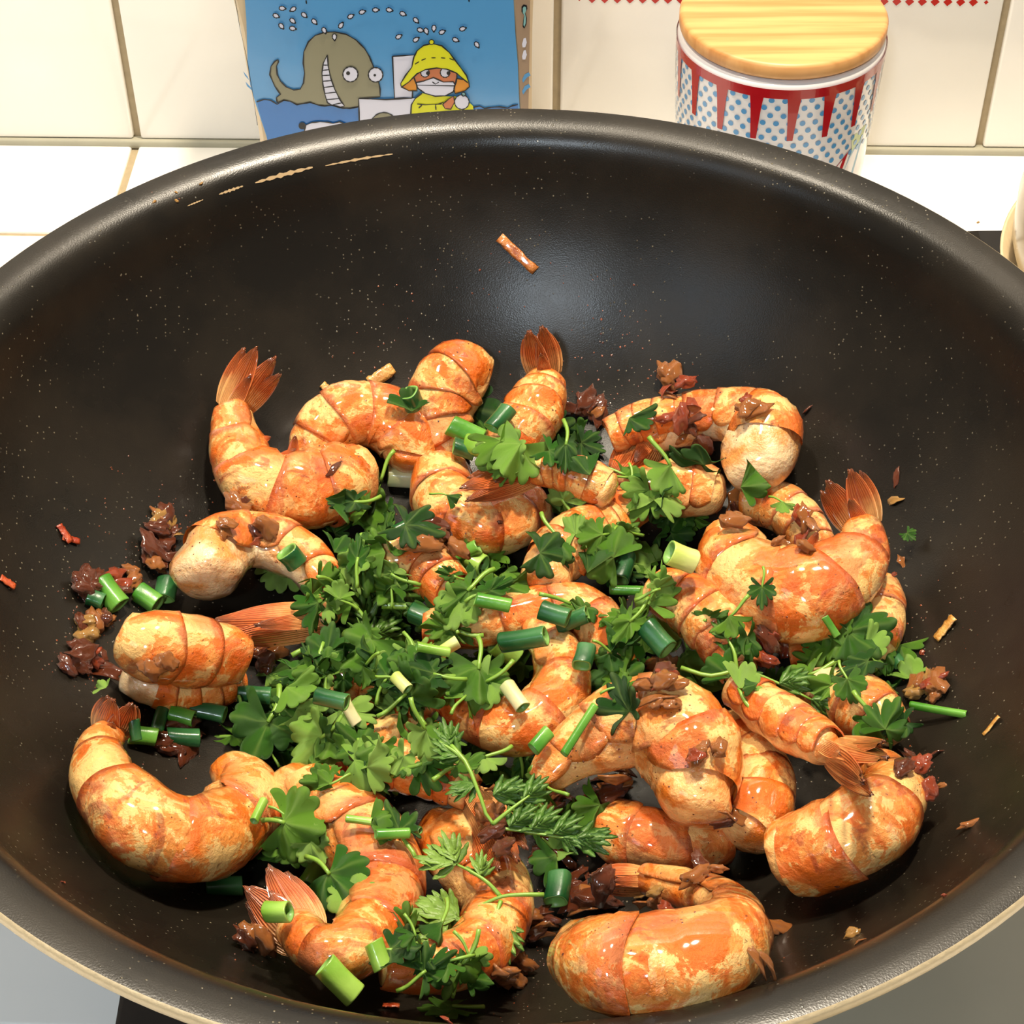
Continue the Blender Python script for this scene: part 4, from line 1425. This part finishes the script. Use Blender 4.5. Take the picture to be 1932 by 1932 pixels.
ON = [
 (205, 1128, 62, 64, 42, 'm', 'bright green onion tube leaning on the left prawn, leftmost of the slices', 0, 0),
 (178, 1138, 10, 30, 34, 'b', 'small dark onion piece tucked behind the leftmost bright green tube', 0, 0),
 (277, 1138, 35, 46, 42, 'm', 'green onion ring, left one of a touching pair at the left', 0, 0),
 (311, 1124, 105, 44, 38, 'b', 'dark onion ring, right one of a touching pair at the left', .001, 0),
 (555, 1062, 40, 34, 46, 'b', 'round dark onion slice on top of the left prawn', .001, 50),
 (870, 828, 22, 64, 42, 'm', 'green onion tube at the back centre, left of two', .002, 0),
 (928, 845, 8, 62, 44, 'l', 'light green onion tube at the back centre, right of two', .003, 0),
 (952, 808, -60, 52, 34, 'b', 'dark onion tube standing behind the light pair', .003, 0),
 (866, 866, 5, 40, 34, 'b', 'short dark onion ring below the back green tube', .002, 0),
 (770, 766, 20, 36, 40, 'b', 'rounded dark onion slice on the arched back prawn', .001, 50),
 (765, 1000, -40, 50, 20, 'b', 'slim dark onion strip above the heap at the back', .001, 0),
 (757, 912, 5, 50, 38, 'p', 'pale whitish onion slice between the back prawns', .001, 0),
 (303, 1362, -78, 88, 28, 'b', 'long dark onion tube standing up between the left prawns', .002, 0),
 (268, 1402, -4, 50, 36, 'm', 'pale-cut onion ring at the left of the onion cluster', .001, 0),
 (345, 1403, -4, 60, 34, 'b', 'dark onion tube at the bottom of the left onion cluster', .001, 0),
 (342, 1372, 12, 46, 32, 'm', 'striped green onion ring inside the left onion cluster', .003, 0),
 (392, 1364, 10, 64, 34, 'b', 'dark onion tube with open hollow end, right of the left cluster', .003, 0),
 (252, 1375, 80, 40, 24, 'b', 'short dark onion sliver behind the left cluster', .001, 0),
 (422, 1681, -17, 68, 38, 'b', 'single dark onion tube lying alone on the lower left wok wall', 0, 0),
 (645, 1842, 46, 82, 48, 'l', 'large light green onion tube at the very bottom left of the pile', .002, 0),
 (542, 1745, 15, 50, 40, 'l', 'light green onion square on the dark open tail', .003, 0),
 (592, 1677, -70, 62, 40, 'l', 'light green onion piece left of the glossy rounded leaf', .003, 0),
 (700, 1805, 70, 52, 38, 'l', 'yellow-green onion chunk among the bottom centre leaves', .003, 0),
 (812, 1232, 32, 72, 40, 'b', 'blue-green onion tube in the middle of the heap', .012, 0),
 (848, 1214, -32, 40, 22, 'y', 'thin yellow onion tube touching the blue-green one', .012, 0),
 (885, 1240, 10, 36, 34, 'b', 'small dark hollow onion ring right of the yellow tube', .008, 0),
 (1012, 1238, 6, 92, 38, 'b', 'long blue-green onion tube over the centre curled prawn', .006, 0),
 (1046, 1190, 35, 56, 38, 'b', 'dark onion tube behind the long blue-green one', .004, 0),
 (1102, 1188, -10, 62, 32, 'b', 'dark onion tube, right neighbour behind the long blue-green one', .005, 0),
 (1091, 1262, -72, 46, 40, 'b', 'dark onion tube end at the right of the long blue-green one', .003, 0),
 (1172, 1108, -80, 62, 42, 'b', 'upright blue-green onion tube right of centre', .006, 0),
 (1145, 1070, -70, 50, 30, 'b', 'dark hollow onion ring above the upright tube', .004, 0),
 (1290, 1094, 15, 52, 46, 'y', 'bright yellow-green onion slice left of the large curled prawn', .006, 30),
 (1205, 1163, 4, 112, 18, 'm', 'long straight green stem lying across right of centre', .010, 0),
 (1250, 1236, 62, 74, 32, 'l', 'light green onion strip hanging above the hooked prawn', .008, 0),
 (1272, 1192, 38, 60, 46, 'b', 'curled dark onion leaf piece above the light strip', .007, 0),
 (1096, 1388, -62, 112, 16, 'm', 'thin green stem lying along the hooked prawn', .003, 0),
 (1030, 1415, -58, 46, 28, 'm', 'short bright onion tube left of the thin stem', .003, 0),
 (1012, 1487, 70, 50, 34, 'l', 'light green onion chunk at the hooked prawn left end', .003, 0),
 (972, 1330, 68, 64, 28, 'p', 'whitish-green onion curl on the centre curled prawn', .002, 0),
 (955, 1270, 30, 50, 46, 'l', 'light yellow-green onion disc in the heap', .008, 30),
 (482, 1335, 6, 62, 32, 'b', 'dark onion tube under the large pale left leaf', .004, 0),
 (650, 1386, 28, 64, 32, 'b', 'blue-green onion tube low in the heap', .012, 0),
 (762, 1356, 62, 42, 22, 'y', 'small yellow onion tube low in the heap', .012, 0),
 (672, 1325, 60, 50, 24, 'p', 'whitish onion strip in the lower heap', .012, 0),
 (802, 1277, 6, 62, 18, 'l', 'slender light stem right of the heap centre', .010, 0),
 (755, 1200, 4, 60, 14, 'l', 'slender pale stem just left of the blue-green tube', .012, 0),
 (885, 1095, 40, 70, 44, 'l', 'light green leafy onion piece at the top right of the heap', .007, 0),
 (925, 1160, 12, 66, 26, 'm', 'light stem piece at the right of the heap top', .006, 0),
 (880, 1040, -25, 62, 28, 'm', 'green onion strip above the heap beside browned shallots', .002, 0),
 (738, 1588, -10, 64, 20, 'm', 'slim green onion piece on the bottom prawns', .002, 0),
 (790, 1570, 30, 44, 14, 'b', 'thin dark strip right of the slim green piece', .002, 0),
 (680, 1560, 10, 50, 16, 'l', 'thin pale strip left of the slim green piece', .002, 0),
 (480, 1540, -58, 52, 16, 'l', 'pale green stem at the right end of the lower left prawn', .002, 0),
 (1775, 1352, 30, 112, 15, 'm', 'long thin stem reaching onto the right wok wall', .002, 0),
 (1690, 1246, 62, 40, 24, 'b', 'small dark onion piece at the right edge of the pile', 0, 0),
 (1560, 1180, 55, 44, 16, 'm', 'short green stem on the large curled prawn underside', .003, 0),
 (1052, 1700, -85, 60, 46, 'b', 'dark onion leaf piece left of the bottom right prawn', .003, 0),
]
for a in ON: onion(*a[:6], a[6], lift=a[7], pitch=a[8])


# ------------------------------------------------------------------ browned shallot and garlic
def chunk(seed, mt):
    """irregular browned scrap: odd seeds are bent flakes, even ones broken lumps"""
    rnd = random.Random(seed)
    bm = bmesh.new()
    if seed % 3 == 1:
        K = 11
        rad = [rnd.uniform(.55, 1.25) for _ in range(K)]
        bend, tw_ = rnd.uniform(.4, 1.1), rnd.uniform(-.6, .6)
        th = rnd.uniform(.10, .2)
        el = rnd.uniform(.5, .75)
        lay = []
        for z0 in (th, -th):
            c = bm.verts.new((0, 0, z0))
            r1, r2 = [], []
            for i in range(K):
                a = 2 * PI * i / K
                for q, lst in ((.55, r1), (1.0, r2)):
                    x, y = math.cos(a) * rad[i] * q * 1.25, math.sin(a) * rad[i] * q * el
                    lst.append(bm.verts.new((x, y, z0 * (1 if q < 1 else .5) + bend * y * y - .3 * bend * x * x + tw_ * x * y + rnd.uniform(-.06, .06))))
            lay.append((c, r1, r2))
        for li, (c, r1, r2) in enumerate(lay):
            for i in range(K):
                j = (i + 1) % K
                for f in ((c, r1[i], r1[j]), (r1[i], r2[i], r2[j], r1[j])):
                    bm.faces.new(f if li == 0 else tuple(reversed(f)))
        for i in range(K):
            j = (i + 1) % K
            bm.faces.new((lay[0][2][i], lay[1][2][i], lay[1][2][j], lay[0][2][j]))
    else:
        bmesh.ops.create_icosphere(bm, subdivisions=3, radius=1)
        sx, sy, sz = rnd.uniform(.95, 1.35), rnd.uniform(.65, .95), rnd.uniform(.45, .7)
        o_ = Vector((seed * 3.1, seed, 0))
        for v in bm.verts:
            c = v.co.copy()
            k_ = 1 + .55 * noise.noise(c * 1.3 + o_) + .34 * noise.noise(c * 3.1 + o_) + .12 * noise.noise(c * 7 + o_)
            v.co = Vector((c.x * sx, c.y * sy, c.z * sz)) * k_
    bm.verts.index_update()
    vs = [v.co.copy() for v in bm.verts]
    fs = [tuple(v.index for v in f.verts) for f in bm.faces]
    bm.free()
    me_ = mesh('shallot_bit', vs, fs, mt)
    fixnormals(me_)
    return me_


BM = {k_: [chunk(i + 18 * j, m_) for i in range(8)] for j, (k_, m_) in enumerate({'d': M_bd, 'a': M_ba, 'g': M_bg, 'r': M_br}.items())}
BN = {'d': 'dark browned shallot bit', 'a': 'amber glazed shallot bit', 'g': 'golden fried garlic bit', 'r': 'reddish fried shallot bit'}
rb = random.Random(9)


def bit(px, py, size, mk, label, group=None, ang=None, lift=0, el=1.0, name='shallot_bit'):
    p, n, dz = hit(px, py)
    sc = size * .5 * dz / F_PX
    if ang is None: ang = rb.uniform(0, 360)
    rot = basis(imgdir(ang), (n + Vector((rb.gauss(0, .45), rb.gauss(0, .45), .2))).normalized())
    o = link(name, BM[mk][rb.randrange(8)])
    m = rot.to_4x4() @ Matrix.Diagonal((sc * el, sc, sc, 1))
    m.translation = p + n * (sc * .25 + lift)
    o.matrix_world = m
    tag(o, label, 'shallot', group)
    return o


BC = [(305, 995, 34, 9, 'ddaag', 'in the crisp cluster behind the left prawn'), (300, 1050, 34, 9, 'ddda', 'in the crisp cluster behind the left prawn'),
      (158, 1110, 26, 8, 'dddr', 'at the left edge of the pile beside the onion tubes'), (225, 1100, 36, 6, 'dar', 'at the left edge of the pile beside the onion tubes'),
      (172, 1185, 30, 8, 'gad', 'against the glossy orange prawn at far left'), (138, 1245, 32, 9, 'dddr', 'in the dark lump at the far left'), (195, 1262, 24, 4, 'dd', 'in the dark lump at the far left'),
      (1105, 775, 34, 7, 'daa', 'on the wok beside the upright tail'), (1270, 705, 22, 3, 'ag', 'stuck on the back wall above the upper right prawn'), (1280, 762, 44, 8, 'rada', 'heaped on the upper right prawn back'),
      (1420, 780, 26, 3, 'ra', 'on top of the upper right prawn'), (1310, 815, 46, 7, 'ada', 'in the fold of the upper right prawn'),
      (820, 1010, 46, 11, 'dda', 'in the dark gap below the browned prawn'), (870, 1035, 30, 6, 'da', 'in the dark gap below the browned prawn'),
      (455, 990, 62, 9, 'rada', 'heaped on the left prawn shell'), (1240, 1285, 46, 9, 'rda', 'heaped on the top of the hooked prawn'), (1250, 1345, 30, 3, 'a', 'on the hooked prawn body'),
      (1500, 1010, 50, 7, 'ara', 'inside the curl of the large right prawn'), (1380, 975, 34, 4, 'ad', 'inside the curl of the large right prawn'), (1750, 1300, 34, 8, 'agr', 'in the cluster by the thin stem at right'),
      (1715, 1440, 30, 4, 'rd', 'along the right edge of the horseshoe prawn'), (1755, 1490, 16, 2, 'r', 'along the right edge of the horseshoe prawn'),
      (485, 1785, 34, 8, 'aad', 'in the small heap left of the dark open tail'), (960, 1850, 46, 9, 'daa', 'between the two bottom prawns'), (1020, 1760, 34, 8, 'aad', 'between the two bottom prawns'),
      (1110, 1695, 56, 15, 'ddda', 'in the dark mass behind the bottom right prawn'), (1050, 1620, 40, 7, 'dd', 'in the dark mass behind the bottom right prawn'), (1240, 1700, 40, 5, 'gra', 'inside the curl of the bottom right prawn'),
      (1435, 1815, 26, 3, 'a', 'at the right end of the bottom right prawn'), (1380, 1560, 40, 5, 'ad', 'between the hooked and shaded prawns'), (1060, 1530, 40, 7, 'dda', 'under the hooked prawn left end'),
      (330, 1400, 50, 6, 'dda', 'inside the curl of the lower left prawn'), (500, 1240, 30, 6, 'dad', 'right of the glossy orange prawn'), (1140, 1470, 50, 12, 'dda', 'in the hollow of the hooked prawn'),
      (1460, 1230, 50, 6, 'dr', 'under the large curled prawn'), (1340, 1640, 60, 5, 'da', 'on the wok floor below the shaded prawn'), (300, 1245, 20, 3, 'a', 'on the glossy orange prawn shell'),
      (960, 1580, 40, 5, 'd', 'under the dark feathery sprig'), (930, 1520, 40, 4, 'a', 'under the dark feathery sprig'), (1330, 1430, 40, 3, 'ar', 'on the hooked prawn body')]
for cx, cy, rr, cnt, ks, zl in BC:
    for k_ in range(cnt):
        a, b = rb.uniform(0, 2 * PI), rr * .8 * math.sqrt(rb.random())
        mk = rb.choice(ks)
        bx, by, bz = cx + b * math.cos(a), cy + b * math.sin(a), rb.uniform(24, 50)
        lb = unique(('small ' if bz < 31 else 'large ' if bz > 43 else '') + BN[mk], bx, by)
        bit(bx, by, bz, mk, lb, 'shallot bits ' + zl, lift=rb.uniform(0, .0022), el=rb.uniform(.9, 1.35))
for a in [
          
          
          (1525, 772, 24, 'd', 'dark crumb on the wok right of the upper right prawn', 0, 1.2),
          (1690, 946, 22, 'g', 'golden drop-shaped crumb right of the raised tail', 0, 1.4), (1692, 900, 13, 'd', 'small brown smear above the golden drop-shaped crumb', 90, 2.0),
          (1703, 1060, 22, 'a', 'brown flake below the tiny leaf scrap at right', 60, 1.3), (1685, 1085, 12, 'r', 'thin reddish tail end of the flake at right', -40, 2.2),
          (1740, 1232, 12, 'r', 'tiny red crumb below the golden rectangular chip', 0, 1), 
          (1772, 1420, 26, 'd', 'dark crumb cluster right of the purple-tipped tail', 0, 1), (1778, 1484, 14, 'a', 'small amber crumb right of the horseshoe prawn', 0, 1.2),
          (1835, 1555, 18, 'a', 'amber smear low on the right wok wall', -35, 2.3), (1478, 1756, 34, 'a', 'brown lumpy flake right of the bottom right prawn', 10, 1.5), (1610, 1765, 24, 'g', 'small golden curl at the lower right of the wok', -15, 1.3), (1622, 1778, 16, 'a', 'lower half of the golden curl at lower right', 20, 1.4),
          (1782, 1690, 11, 'r', 'tiny glossy red crumb near the lower right rim', 0, 1), (845, 1930, 20, 'r', 'red crumb cut by the bottom edge of the picture', 0, 1.4),
          (118, 1665, 10, 'r', 'tiny red crumb at the lower left wok wall', 0, 1), (1845, 420, 7, 'g', 'cream crumb on the right lip of the wok', 0, 1), (628, 888, 26, 'd', 'dark burnt spot on the end of the C-curled prawn', 125, 1.5), (943, 985, 10, 'd', 'black peppercorn speck on the browned prawn', 0, 1), (1062, 1802, 9, 'd', 'round black speck at the left end of the bottom right prawn', 0, 1), (1580, 1672, 9, 'd', 'black speck low on the horseshoe prawn', 0, 1)]:
    bit(a[0], a[1], a[2], a[3], a[4], ang=a[5], el=a[6])


def chip(px, py, L, W, ang, mat, label, bend=.15):
    p, n, dz = hit(px, py)
    u_ = dz / F_PX
    rnd = random.Random(int(px))
    v_, f_ = [], []
    K = 9
    for side in (1, -1):
        for i in range(K + 1):
            t = i / K - .5
            for q in (-1, -.4, .4, 1):
                v_.append((t * L * u_, q * W * .5 * u_ * rnd.uniform(.75, 1.1), (.6 + side * .22 * (1 - .4 * abs(q))) * W * .5 * u_ + bend * L * u_ * (math.sin(t * 4) * .3) + rnd.uniform(-.04, .04) * W * u_))
    m = (K + 1) * 4
    for i in range(K):
        for q in range(3):
            a = i * 4 + q
            f_.append((a, a + 4, a + 5, a + 1)); f_.append((m + a, m + a + 1, m + a + 5, m + a + 4))
        f_.append((i * 4, m + i * 4, m + i * 4 + 4, i * 4 + 4)); f_.append((i * 4 + 3, i * 4 + 7, m + i * 4 + 7, m + i * 4 + 3))
    for q in range(3):
        f_.append((q, q + 1, m + q + 1, m + q)); a = K * 4 + q; f_.append((a, m + a, m + a + 1, a + 1))
    me_ = mesh('garlic_chip', v_, f_, mat); fixnormals(me_)
    o = link('garlic_chip', me_)
    o.matrix_world = trs(basis(imgdir(ang), n), p)
    tag(o, label, 'garlic')


chip(976, 479, 92, 19, 43, M_ba, 'long brown fried strip high on the bare far wok wall')
chip(718, 710, 54, 24, -33, M_bg, 'golden flat chip on the wok behind the arched prawn')
chip(613, 731, 17, 15, 40, M_bg, 'tiny golden square on the wok left of the flat chip')
chip(1786, 1188, 54, 21, -35, M_bg, 'golden rectangular chip alone on the right wok wall')
chip(1872, 1371, 46, 12, -25, M_bg, 'slim golden sliver at the far right wall')
chip(120, 1008, 40, 16, 55, M_br, 'upper arm of the torn red-brown flake on the left wall')
chip(132, 1019, 36, 13, -5, M_br, 'lower arm of the torn red-brown flake on the left wall')
chip(12, 1100, 34, 16, 5, M_br, 'orange flake at the very left edge of the picture')
chip(737, 1903, 32, 22, 5, M_br, 'small red-brown block at the bottom edge')
# crumbs on the lip and fine crumbs over prawns and pan, too small to count
v_, f_ = [], []
rc = random.Random(4)
CR = [(cx, cy, rr * 2.0, cnt * 3) for cx, cy, rr, cnt, _, _ in BC] + [(950, 700, 330, 120), (300, 1000, 200, 60), (1700, 1200, 160, 50), (900, 1400, 480, 160), (316, 366, 30, 3), (1150, 690, 150, 60), (640, 850, 40, 25)]
for cx, cy, rr, cnt in CR:
    for k_ in range(cnt):
        a, b = rc.uniform(0, 2 * PI), rr * math.sqrt(rc.random())
        p, n, dz = hit(cx + b * math.cos(a), cy + b * math.sin(a) * .8)
        sz = rc.choice([2, 2.5, 3, 4]) * dz / F_PX * .6
        q0 = len(v_)
        t_ = n.orthogonal().normalized(); b_ = n.cross(t_)
        for q in range(4):
            an = q * PI / 2 + a
            v_.append(p + (t_ * math.cos(an) + b_ * math.sin(an)) * sz * rc.uniform(.6, 1.3))
        v_.append(p + n * sz * .8)
        for q in range(4): f_.append((q0 + q, q0 + (q + 1) % 4, q0 + 4))
cr = link('fine_crumbs', mesh('fine_crumbs', v_, f_, M_bd, True))
tag(cr, 'fine dark crumbs and specks scattered over prawns and wok', 'crumbs', kind='stuff')
for i, (x, y) in enumerate([(291, 381), (332, 363), (333, 379), (379, 347)]):
    bit(x, y, 7, 'g', 'pale crumb stuck on the chipped far left lip of the wok', 'pale crumbs on the far left lip', name='crumb')
